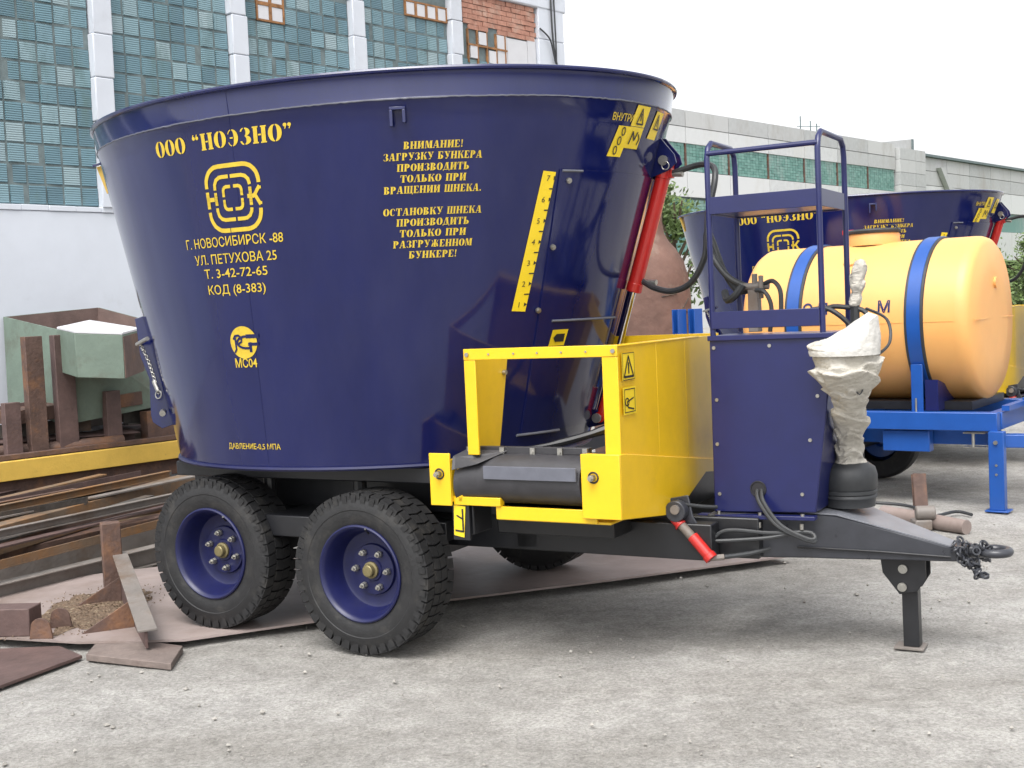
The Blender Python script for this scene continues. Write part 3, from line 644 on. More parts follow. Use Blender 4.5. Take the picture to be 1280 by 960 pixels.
# --- red lift cylinder
def cylinder():
    top = Vector((1.677, .24, 2.398)); bot = Vector((1.235, .245, 1.055)); d = (bot-top).normalized(); side = Vector((0, 1, 0))
    p = lambda k: top+d*k
    L = (bot-top).length; mb = MB(); mb.cyl(p(.05), p(.70), .039, 24); mb.cyl(p(.045), p(.09), .042, 24); mb.cyl(p(.655), p(.705), .043, 24)
    mb.cyl(top+side*-.03, top+side*.03, .038, 16); mb.box(-.03, .03, -.022, .022, -.09, 0, TR(*top))
    c = mb.build('lift_cylinder', M['red'], mixer, bevel=.003)
    mb = MB(); mb.cyl(p(.70), p(L-.13), .017, 16); mb.build('piston_rod', M['chrome'], c)
    mb = MB(); mb.cyl(p(L-.15), p(L-.02), .026, 16); mb.cyl(bot+side*-.03, bot+side*.03, .03, 16); mb.build('rod_end', M['red'], c)
    mb = MB(); mb.cyl(top+side*-.055, top+side*.05, .017, 12); mb.cyl(top+side*-.062, top+side*-.05, .026, 12); mb.cyl(bot+side*-.06, bot+side*.05, .016, 12); mb.cyl(bot+side*-.068, bot+side*-.055, .026, 12); mb.torus(top+Vector((.015, -.065, -.03)), .02, .003, ROT('X', 90).to_3x3()); mb.build('pin', M['steel'], c)
    for sgn in (-.045, .035):
        mb = MB(); s1 = S(8, 2.47); s2 = S(10, 2.30)
        yy = top.y+sgn
        mb.prism([(1.60, yy, 2.52), (1.55, yy, 2.30), (1.70, yy, 2.345), (1.745, yy, 2.38), (1.735, yy, 2.425), (1.66, yy, 2.52)], (0, .01, 0)); mb.build('upper_bracket', M['blue'], c, bevel=.002)
    mb = MB(); mb.prism([(1.15, bot.y-.015, 1.1), (1.13, bot.y-.015, .99), (1.27, bot.y-.015, 1.02), (1.30, bot.y-.015, 1.06), (1.27, bot.y-.015, 1.09)], (0, .03, 0)); mb.build('lower_bracket', M['blue'], c, bevel=.002)
    # hoses
    hb = MB(); a = p(.07)+Vector((.04, 0, 0)); hb.tube([a, (1.86, .22, 2.36), (1.97, .12, 2.33), (2.0, .05, 2.25), (1.97, .02, 2.08), (1.98, 0, 1.92), (2.06, -.02, 1.79), (2.15, -.02, 1.73), (2.24, -.02, 1.71)], .016, 10, sm=8); hb.build('upper_hose', M['hose'], c)
    hb = MB(); a = p(.65)+Vector((.04, 0, 0)); hb.tube([a, (1.60, .2, 1.74), (1.72, .15, 1.72), (1.84, .1, 1.76), (1.93, .06, 1.88), (1.95, .05, 2.0), (1.98, .04, 1.96), (2.04, .03, 1.80), (2.12, .02, 1.70), (2.22, .02, 1.73)], .016, 10, sm=8); hb.build('lower_hose', M['hose'], c)
    hb = MB(); hb.cyl(p(.07)+Vector((.02, 0, 0)), p(.07)+Vector((.11, -.01, -.01)), .014, 10); hb.cyl(p(.65)+Vector((.02, 0, 0)), p(.65)+Vector((.12, -.01, -.01)), .015, 10); hb.build('hose_fitting', M['steel'], c)
cylinder()
# --- rear-left latch with chain
def latch():
    def fin(deg, prof, name, mt, parent, th=.7):
        mb = MB(); pts = [S(deg, z, o_) for o_, z in prof]; n = S(deg+th, 1.5)-S(deg, 1.5); n.z = 0; mb.prism(pts, n.normalized()*.014); return mb.build(name, M[mt], parent, bevel=.002)
    l = fin(-139.5, [(-.005, 1.72), (.045, 1.72), (.05, 1.66), (.07, 1.52), (.055, 1.38), (.10, 1.19), (.10, 1.15), (.06, 1.10), (-.005, 1.10)], 'latch_plate', 'blue', mixer)
    mb = MB(); mb.cyl(S(-140.5, 1.583, .07), S(-131.5, 1.60, .02), .012, 8); mb.cyl(S(-137, 1.36, .035), S(-134, 1.305, .03), .013, 8); mb.cyl(S(-136, 1.19, .03), S(-134, 1.185, .04), .018, 8); mb.build('latch_pin', M['steel'], l)
    mb = MB(); pts = [S(-138, 1.572, .05), S(-137.6, 1.48, .035), S(-137, 1.40, .03), S(-136.2, 1.325, .03), S(-134.6, 1.295, .03)]
    n = 26
    for i in range(n):
        t = i/n*(len(pts)-1); k = int(t); p = pts[k].lerp(pts[k+1], t-k); mb.torus(p, .0085, .0028, ROT('X', 90 if i % 2 else 10).to_3x3(), 10, 5)
    mb.torus(S(-133.5, 1.29, .035), .022, .0035, ROT('X', 80).to_3x3(), 16, 6); mb.build('latch_chain', M['steel'], l)
    y_ = fin(-147, [(.0, 2.44), (.012, 2.44), (.028, 2.60), (.0, 2.60)], 'rear_reflector', 'yellowold', mixer)
    fin(-146, [(-.005, 2.602), (.045, 2.602), (.045, 2.615), (-.005, 2.615)], 'reflector_bracket', 'blue', y_)
latch()
# --- wheels
def make_wheel(loc, flip):
    Wm = ROT('X', 90)     # z -> -y : outside looks towards -y
    mb = MB(); mb.lathe([(.244, .0), (.243, .008), (.236, .012), (.226, .006), (.219, -.01), (.212, -.03), (.205, -.06), (.198, -.10), (.190, -.118), (.175, -.124), (.13, -.124), (.125, -.110), (.06, -.108), (.055, -.10), (.0, -.10)], 64, Wm)
    mb.lathe([(.244, 0), (.23, -.06), (.23, -.2), (.244, -.26), (.20, -.26), (.19, -.14)], 48, Wm)
    wh = mb.build('wheel', M['bluerim'], mixer, smooth=40); wh.location = loc
    if flip: wh.rotation_euler = (0, 0, math.pi)
    mb = MB(); prof = [(.236, -.255), (.25, -.262), (.29, -.275), (.335, -.277), (.372, -.262), (.386, -.235), (.388, -.13), (.386, -.025), (.372, .0), (.335, .013), (.318, .0145), (.314, .0115), (.29, .0125), (.262, .006), (.25, .0005), (.236, -.004)]
    mb.lathe(prof, 80, Wm)
    N_ = 42
    for k in range(N_):
        a0 = 2*math.pi*k/N_
        def seg(f0, f1, h0, h1, r0, r1, sk):
            def pt(f, h, r_):
                a = a0+2*math.pi/N_*(f+sk*(h+.13)); return Wm @ Vector((r_*math.cos(a), r_*math.sin(a), h))
            mb.hexa([pt(f0, h0, r0), pt(f1, h0, r0), pt(f1, h1, r0), pt(f0, h1, r0), pt(f0, h0, r1), pt(f1, h0, r1), pt(f1, h1, r1), pt(f0, h1, r1)])
        seg(.04, .88, -.262, -.196, .366, .400, 2.2); seg(.04, .88, -.064, .002, .366, .400, -2.2)
        seg(.1, .93, -.190, -.133, .38, .402, -2.5); seg(.1, .93, -.127, -.070, .38, .402, 2.5)
        # shoulder lugs on the sidewall
        def sl2(h, sg):
            f0, f1 = .1, .62
            def pt(f, hh, r_): a = a0+2*math.pi/N_*f; return Wm @ Vector((r_*math.cos(a), r_*math.sin(a), hh))
            mb.hexa([pt(f0, h, .352), pt(f1, h, .352), pt(f1, h, .385), pt(f0, h, .385), pt(f0, h+sg*.006, .352), pt(f1, h+sg*.006, .352), pt(f1, h+sg*.006, .39), pt(f0, h+sg*.006, .39)])
        sl2(.002, 1)
    mb.build('tyre', M['rubber'], wh, smooth=28).scale = (1, .88, 1)
    mb = MB(); mb.lathe([(.042, -.1), (.042, -.088), (.032, -.084), (.030, -.062), (.026, -.058), (0, -.057)], 20, Wm); mb.build('hub_cap', M['brass'], wh)
    for k in range(6):
        a = R(60*k+12); mb = MB(); c = Vector((.095*math.cos(a), .095*math.sin(a), -.108)); mb.lathe([(.018, -.106), (.016, -.094), (.0145, -.094), (.0145, -.08), (.007, -.079), (.007, -.066), (0, -.066)], 6, Wm @ TR(c.x, c.y, 0)); mb.build('wheel_nut', M['steel'], wh)
    mb = MB(); mb.cyl(Wm @ Vector((.0, .205, -.02)), Wm @ Vector((.0, .235, .014)), .006, 8); mb.build('valve', M['ink'], wh)
    return wh
def copy_tree(o, parent=None):
    c = o.copy(); COL.objects.link(c); c.parent = parent
    for ch in list(o.children): copy_tree(ch, c)
    return c
wz = .402
wheel = make_wheel((.486, -1.01, wz), False); wheel.rotation_euler = (0, R(14), 0)
for x, y, fl, zz, ro in ((-.486, -1.01, False, wz+.045, 30), (.486, 1.01, True, wz+.045, 5), (-.486, 1.01, True, wz+.045, 50)):
    c = copy_tree(wheel, mixer); c.location = (x, y, zz); c.rotation_euler = (0, R(ro), math.pi if fl else 0)
# --- chassis
mb = MB()
for y in (-.45, .45): mb.beam((-1.15, y, .46), (2.12, y, .46), .10, .17)
for x in (-1.1, -.2, .3, 1.15): mb.beam((x, -.5, .47), (x, .5, .47), .12, .14)
for x in (-.486, .486): mb.beam((x, -.85, .36), (x, .85, .36), .09, .09)
mb.box(-.75, .75, -.62, -.50, .50, .60); mb.box(-.75, .75, .50, .62, .48, .60)
mb.box(-1.0, 1.05, -.56, .56, .64, .82); mb.box(-.9, 1.0, -.8, .8, .825, .905); mb.box(1.06, 1.6, -.40, .40, .64, .70); mb.box(1.50, 1.86, -.30, .32, .632, .80)
mb.box(-.15, .15, -.95, -.60, .55, .66)
for x in (-.3, .3): mb.cyl((x, -.72, .42), (x, -.72, .86), .035, 10)
mb.box(1.10, 1.72, -.70, -.50, .58, .72); mb.box(1.07, 1.13, -.97, -.80, .62, .76)
mb.build('chassis', M['chassis'], mixer, bevel=.006)
# --- drawbar
def drawbar():
    st = [(2.05, .36, .45, .655), (2.5, .235, .445, .655), (2.62, .205, .442, .645), (3.13, .06, .43, .487)]
    mb = MB()
    for (x0, h0, a0, b0), (x1, h1, a1, b1) in zip(st, st[1:]):
        mb.hexa([(x0, -h0, a0), (x1, -h1, a1), (x1, h1, a1), (x0, h0, a0), (x0, -h0, b0), (x1, -h1, b1), (x1, h1, b1), (x0, h0, b0)])
    bmesh.ops.remove_doubles(mb.bm, verts=mb.bm.verts, dist=.0005)
    fs = [f for f in mb.bm.faces if abs(f.normal.x) > .95 and -.0 < f.calc_center_median().x-2.3 < .7]
    d = mb.build('drawbar', M['drawbar'], mixer, bevel=.008)
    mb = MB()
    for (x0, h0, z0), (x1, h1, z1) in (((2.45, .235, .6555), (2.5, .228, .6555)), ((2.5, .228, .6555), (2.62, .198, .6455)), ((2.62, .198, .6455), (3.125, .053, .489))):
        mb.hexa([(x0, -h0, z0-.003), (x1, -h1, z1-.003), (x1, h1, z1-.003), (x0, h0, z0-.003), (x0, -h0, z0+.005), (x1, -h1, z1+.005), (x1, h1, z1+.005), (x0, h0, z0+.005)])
    mb.build('top_sheen_plate', M['drawtop'], d)  # thin added cover that carries the painted sky sheen
    mb = MB(); mb.beam((1.3, -.40, .46), (2.3, -.33, .455), .08, .19); mb.beam((1.3, .40, .46), (2.3, .33, .455), .08, .19); mb.build('side_beam', M['chassis'], d, bevel=.006)
    mb = MB(); mb.tube([(2.45, -.262, .50), (2.8, -.165, .478), (3.1, -.075, .452)], .006, 6); mb.build('seam_weld', M['chassis'], d)
    mb = MB(); mb.torus((3.275, 0, .475), .062, .02, None, 28, 12); mb.cyl((3.10, 0, .468), (3.225, 0, .475), .032, 14); mb.box(3.10, 3.17, -.055, .055, .435, .50); mb.build('towing_eye', M['drawbar'], d, bevel=.003)
    mb = MB(); rnd = random.Random(8)
    for s_ in (-1, 1):
        for i in range(15):
            t = i/14; p = Vector((3.12+.12*t+rnd.uniform(-.014, .014), s_*(.065-.01*t)-.01, .505-.13*math.sin(t*1.5)*(1 if s_ < 0 else .6)+rnd.uniform(-.01, .01)))
            mb.torus(p, .016, .0055, (ROT('X', rnd.uniform(0, 180)) @ ROT('Y', rnd.uniform(0, 180))).to_3x3(), 12, 6)
    for i in range(14): mb.torus((3.13+rnd.uniform(0, .13), -.05+rnd.uniform(-.03, .03), .50+rnd.uniform(-.03, .02)), .016, .0055, (ROT('X', rnd.uniform(0, 180)) @ ROT('Y', rnd.uniform(0, 180))).to_3x3(), 12, 6)
    for i in range(8): mb.torus((3.19+rnd.uniform(-.03, .03), -.07+rnd.uniform(-.02, .02), .40+rnd.uniform(-.03, .05)), .016, .0055, (ROT('X', rnd.uniform(0, 180)) @ ROT('Y', rnd.uniform(0, 180))).to_3x3(), 12, 6)
    mb.build('safety_chain', M['drawbar'], d)
    # parking jack
    mb = MB()
    for y in (-.062, .05): mb.prism([(2.78, y, .445), (2.985, y, .445), (2.985, y, .345), (2.945, y, .28), (2.865, y, .262), (2.79, y, .36)], (0, .012, 0))
    mb.beam((2.872, 0, .012), (2.868, 0, .40), .07, .072, (1, 0, 0))
    j = mb.build('parking_jack', M['chassis'], mixer, bevel=.003)
    mb = MB(); mb.box(2.83, 2.965, -.055, .055, .0, .012); mb.build('jack_foot', M['greysteel'], j, bevel=.002)
    mb = MB()
    for x, z in ((2.885, .385), (2.88, .30)): mb.cyl((x, -.066, z), (x, -.078, z), .021, 14); mb.cyl((x, -.078, z), (x, -.086, z), .012, 6)
    mb.build('jack_bolt', M['steel'], j)
drawbar()
# --- yellow discharge hopper and cross conveyor
def hopper():
    y0 = -1.0; mb = MB(); t = .012
    mb.box(1.135, 1.195, y0, y0+t, 1.0, 1.437); mb.box(1.834, 1.908, y0, y0+t, .985, 1.437); mb.box(1.135, 1.908, y0-.002, y0+t, 1.438, 1.489)
    mb.box(1.135, 1.147, y0+t, y0+.05, 1.0, 1.488)
    mb.prism([(1.136, y0+t, 1.02), (1.136, y0+t, 1.484), (1.136, -.60, 1.46), (1.136, -.72, 1.0)], (.01, 0, 0))
    # right cheek: straight along y, then bent towards the tub
    def cheek(x, y): return Vector((x, y, 0))
    path = [(1.892, y0+t), (1.893, -.55), (1.897, -.2), (1.897, .2), (1.85, .36), (1.75, .44)]
    for (xa, ya), (xb, yb) in zip(path, path[1:]):
        za = 1.0-.150*(ya+1); zb = 1.0-.150*(yb+1)
        mb.hexa([(xa, ya, za), (xb, yb, zb), (xb+.008, yb, zb), (xa+.008, ya, za), (xa, ya, 1.487), (xb, yb, 1.483), (xb+.008, yb, 1.483), (xa+.008, ya, 1.487)])
    mb.box(1.86, 1.908, y0+t, .0, 1.4795, 1.4875)
    mb.prism([(1.25, .30, 1.40), (1.90, .30, 1.40), (1.90, .30, 1.492), (1.25, .30, 1.492)], (0, .01, 0))
    mb.prism([(1.40, -.55, .93), (1.84, -.80, .99), (1.86, -.3, .93), (1.5, -.1, .88)], (0, 0, .008))
    h = mb.build('discharge_hopper', M['yellow'], mixer, bevel=.003)
    mb = MB()
    for x in (1.155, 1.89): mb.cyl((x, y0-.003, 1.463), (x, y0-.010, 1.463), .010, 10)
    for x in (1.27, 1.40, 1.52, 1.64, 1.76): mb.cyl((x, y0-.003, 1.463), (x, y0-.006, 1.463), .005, 8)
    mb.cyl((1.148, -.66, 1.36), (1.165, -.66, 1.36), .012, 8); mb.build('rivet', M['steel'], h)
    x_ = 1.9095
    mb = MB(); mb.face([(x_, -.96, 1.33), (x_, -.82, 1.33), (x_, -.82, 1.45), (x_, -.96, 1.45)]); mb.face([(x_, -.96, 1.18), (x_, -.82, 1.18), (x_, -.82, 1.30), (x_, -.96, 1.30)]); s_ = mb.build('warning_sticker', M['sticker'], h, smooth=0)
    mb = MB(); x2 = x_+.002
    def q(p): mb.face([(x2, -.89+a, b) for a, b in p])
    for p in stroke([(-.05, 1.345), (.05, 1.345), (0, 1.435), (-.05, 1.345)], .010)+stroke([(0, 1.405), (0, 1.36)], .012): q(p)
    for p in stroke([(-.055, 1.19), (.055, 1.19), (.055, 1.29), (-.055, 1.29), (-.055, 1.19)], .004)+stroke([(.04, 1.20), (-.02, 1.21), (-.03, 1.235), (.04, 1.25)], .007)+stroke([(.02*math.cos(R(a))-.03, 1.235+.017*math.sin(R(a))) for a in range(0, 361, 45)], .006): q(p)
    for p in stroke([(-.062, 1.332), (.062, 1.332), (.062, 1.448), (-.062, 1.448), (-.062, 1.332)], .003): q(p)
    mb.build('sticker_marks', M['ink'], s_, smooth=0)
    # conveyor frame
    yc = -1.03
    mb = MB(); mb.box(.936, 1.05, yc, yc+.012, .763, 1.008); mb.box(1.04, 1.05, yc+.012, -.3, .78, .98)
    mb.box(1.725, 1.912, yc, yc+.012, .733, 1.017)
    def side(x): return [(x, yc+.012, .733), (x, yc+.012, 1.017), (x, -.95, 1.012), (x, .25, .835), (x, .25, .775), (x, .02, .80), (x, -.40, .655), ]
    mb.prism([Vector(p) for p in side(1.902)], (.010, 0, 0)); mb.prism([Vector(p) for p in side(1.725)], (.006, 0, 0))
    mb.prism([(1.725, yc+.013, 1.009), (1.901, yc+.013, 1.009), (1.901, -.97, 1.005), (1.725, -.97, 1.005)], (0, 0, .008))
    mb.box(1.05, 1.30, yc+.02, yc+.06, .765, .805); mb.box(1.27, 1.78, yc+.03, yc+.045, .705, .765); mb.box(1.27, 1.84, yc+.046, -.5, .700, .712); mb.box(1.075, 1.10, yc+.02, yc+.05, .78, .95)
    cv = mb.build('conveyor_frame', M['yellow'], mixer, bevel=.003)
    for x, z in ((.992, .912), (1.785, .915)):
        mb = MB(); mb.torus((x, yc-.002, z), .023, .004, ROT('X', 90).to_3x3(), 20, 6); mb.build('tension_slot', M['ink'], cv)
        mb = MB(); mb.cyl((x, yc-.003, z), (x, yc-.03, z), .014, 12); mb.cyl((x, yc-.03, z), (x, yc-.042, z), .010, 6); mb.build('tension_bolt', M['steel'], cv)
    # belt
    r_ = .115; cy, cz = -.915, .882; pts = []
    for a in range(90, 271, 12): pts.append((cy+r_*math.cos(R(a)), cz+r_*math.sin(R(a))))
    top = [(.2, .86), (-.5, .955)]; botm = [(-.5, .735), (.2, .66)]
    out = top+pts+botm
    mb = MB(); n = len(out); xa, xb = 1.065, 1.715
    ra = [[mb.bm.verts.new((x, p[0], p[1]-bulge)) for p in out] for x, bulge in ((xa, .02), (xa+.035, .004), (xa+.08, 0), ((xa+xb)/2, -.004), (xb, 0))]
    for A, B_ in zip(ra, ra[1:]):
        for i in range(n-1): mb.bm.faces.new((A[i], A[i+1], B_[i+1], B_[i]))
    mb.bm.faces.new(ra[0]); mb.bm.faces.new(ra[-1][::-1])
    bl = mb.build('conveyor_belt', M['belt'], cv, smooth=40)
    mb = MB(); mb.box(1.075, 1.715, -.92, -.885, .998, 1.03)
    mb.prism([(1.062, -1.036, .93), (1.075, -1.04, .99), (1.075, -.92, 1.01), (1.30, -.92, 1.01), (1.20, -1.04, .962)], (0, .006, .006)); mb.build('belt_curtain', M['belt'], cv, bevel=.004)
    mb = MB(); mb.box(1.235, 1.705, -1.042, -1.030, .895, .955); mb.build('rubber_strip', M['strip'], cv, bevel=.002)
    for x in (1.10, 1.275, 1.435, 1.575, 1.70):
        mb = MB(); mb.box(x-.012, x+.012, -.932, -.921, .985, 1.028); mb.cyl((x, -.933, 1.008), (x, -.938, 1.008), .006, 8); mb.build('belt_clip', M['steel'], cv)
    # height label below
    mb = MB(); mb.box(1.035, 1.125, -1.0, -.988, .60, .765); hl = mb.build('label_plate', M['chassis'], mixer)
    mb = MB(); mb.face([(1.04, -1.003, .622), (1.095, -1.003, .612), (1.108, -1.003, .758), (1.045, -1.003, .765)]); a_ = mb.build('height_sticker', M['sticker'], hl, smooth=0)
    mb = MB()
    for p in stroke([(1.092, .745), (1.092, .64), (1.05, .645)], .009)+stroke([(1.09, .70), (1.06, .715)], .008): mb.face([(a, -1.0055, b) for a, b in p])
    mb.build('height_mark', M['ink'], a_, smooth=0)
    # dark hose across the opening
    mb = MB(); mb.tube([(1.30, -.80, 1.0), (1.48, -.66, 1.03), (1.66, -.52, 1.09), (1.76, -.42, 1.18)], [.012, .018, .022, .02], 8, sm=6); mb.build('curved_pipe', M['chassis'], cv)
hopper()
# --- gearbox cover, platform
def cover():
    mb = MB(); mb.hexa([(2.065, -.30, .655), (2.553, -.30, .67), (2.553, .30, .67), (2.065, .30, .655), (2.07, -.30, 1.478), (2.66, -.30, 1.484), (2.66, .30, 1.484), (2.07, .30, 1.478)])
    g = mb.build('gearbox_cover', M['bluepost'], mixer, bevel=.006)
    mb = MB(); mb.box(2.065, 2.66, -.315, -.301, 1.470, 1.494); mb.box(2.07, 2.66, -.30, .0, 1.4855, 1.494); mb.build('cover_lip', M['bluepost'], g, bevel=.003)
    mb = MB(); mb.beam((2.0, -.325, .632), (2.56, -.325, .642), .05, .018); mb.build('base_flange', M['bluepost'], g, bevel=.002)
    for x, z in ((2.092, 1.437), (2.361, 1.441), (2.60, 1.445), (2.577, 1.207), (2.537, 1.005), (2.493, .754), (2.096, .744), (2.098, 1.191), (2.093, .981)):
        mb = MB(); mb.cyl((x, -.3005, z), (x, -.306, z), .0085, 10); mb.build('cover_screw', M['steel'], g)
    mb = MB()
    for x in (2.10, 2.30, 2.50): mb.cyl((x, -.352, .625), (x, -.352, .60), .009, 8); mb.cyl((x, -.335, .652), (x, -.335, .668), .009, 8)
    mb.build('flange_bolt', M['steel'], g)
    mb = MB(); mb.lathe([(.036, 0), (.0, .0015)], 24, TR(2.285, -.3012, .772) @ ROT('X', 90)); mb.torus((2.285, -.302, .772), .036, .004, ROT('X', 90).to_3x3(), 24, 6); mb.build('cable_hole', M['ink'], g)
    for k, e in enumerate((0, .022)):
        mb = MB(); mb.tube([(2.275+e, -.29, .772), (2.30+e, -.345, .72), (2.385+e, -.37, .62), (2.50+e, -.37, .565), (2.56, -.36, .55+e*.6), (2.54, -.345, .585), (2.47, -.35, .585), (2.35, -.38, .56+e), (2.15, -.43, .545+e*2), (2.07, -.46, .548-e*3)], .0095, 8, sm=8); mb.build('cable', M['hose'], g)
    # platform
    mb = MB()
    mb.box(2.09, 2.62, -.31, -.302, 2.062, 2.142); mb.box(2.612, 2.62, -.302, .12, 2.062, 2.142); mb.box(2.09, 2.098, -.302, .12, 2.062, 2.142); mb.box(2.09, 2.62, .112, .12, 2.062, 2.142); mb.box(2.099, 2.611, -.301, .111, 2.068, 2.076)
    pf = mb.build('platform', M['bluepost'], mixer, bevel=.002)
    for x, yb in ((2.09, .10), (2.61, .17)):
        mb = MB(); h = 2.40
        mb.tube([(x, -.30, 1.49), (x, -.30, 2.1), (x, -.30, h-.08), (x, -.285, h-.03), (x, -.24, h), (x, yb-.06, h), (x, yb-.015, h-.03), (x, yb, h-.08), (x, yb, 2.1), (x, yb, 1.5)], .0135, 10)
        mb.build('handrail_hoop', M['bluepost'], pf)
    mb = MB(); mb.cyl((2.09, -.30, 2.345), (2.61, -.30, 2.345), .0125, 10); mb.build('top_rail', M['bluepost'], pf)
    mb = MB(); mb.box(2.088, 2.60, -.317, -.312, 1.526, 1.606); mb.box(2.088, 2.60, -.312, -.302, 1.595, 1.606); mb.build('step_plate', M['bluepost'], pf, bevel=.002)
    # valve block with hoses
    mb = MB(); mb.box(2.185, 2.235, -.06, .0, 1.50, 1.72); mb.cyl((2.15, -.05, 1.72), (2.29, -.05, 1.72), .018, 10); mb.cyl((2.22, -.05, 1.70), (2.22, -.05, 1.78), .014, 10); mb.cyl((2.26, -.08, 1.66), (2.26, -.08, 1.77), .012, 10); v = mb.build('valve_block', M['greysteel'], mixer, bevel=.003)
    mb = MB(); mb.tube([(2.27, -.06, 1.73), (2.32, -.08, 1.74), (2.36, -.1, 1.69), (2.36, -.1, 1.58)], .011, 8, sm=6); mb.build('valve_hose', M['hose'], v); mb = MB(); mb.tube([(2.24, -.1, 1.70), (2.29, -.12, 1.69), (2.32, -.12, 1.62), (2.31, -.12, 1.5)], .011, 8, sm=6); mb.build('valve_hose', M['hose'], v); mb = MB(); mb.tube([(2.05, .0, 1.70), (2.08, -.05, 1.66), (2.13, -.08, 1.68), (2.17, -.08, 1.73)], .018, 8, sm=6); mb.build('valve_hose', M['hose'], v)
    # red quick couplings on a dark bracket
    mb = MB(); mb.prism([(1.90, -.47, .74), (2.00, -.47, .76), (2.02, -.47, .66), (2.14, -.47, .47), (2.08, -.47, .445), (1.96, -.47, .56), (1.90, -.47, .64)], (0, .012, 0)); mb.cyl((1.955, -.475, .69), (1.955, -.53, .69), .05, 16); k = mb.build('coupling_bracket', M['drawbar'], mixer, bevel=.004)
    for a, b, r_ in (((1.94, -.50, .655), (1.975, -.505, .62), .025), ((2.03, -.51, .575), (2.125, -.52, .475), .027)):
        mb = MB(); a = Vector(a); b = Vector(b); mb.cyl(a, b, r_, 14); mb.cyl(a.lerp(b, .8), b, r_+.005, 14); mb.build('quick_coupling', M['red'], k, bevel=.003)
    mb = MB(); mb.cyl((1.97, -.505, .63), (2.05, -.51, .55), .022, 12); mb.cyl((1.96, -.53, .70), (1.96, -.545, .70), .022, 12); mb.cyl((2.03, -.50, .545), (2.10, -.46, .545), .014, 10); mb.cyl((2.09, -.52, .475), (2.17, -.48, .48), .014, 10); mb.build('coupling_sleeve', M['greysteel'], k)
    mb = MB(); mb.tube([(2.17, -.48, .48), (2.26, -.40, .485), (2.34, -.33, .50)], .011, 8, sm=5); mb.build('coupling_hose', M['hose'], k); mb = MB(); mb.tube([(1.98, -.49, .72), (2.05, -.42, .70), (2.10, -.36, .69)], .009, 8, sm=4); mb.build('coupling_hose', M['hose'], k)
cover()
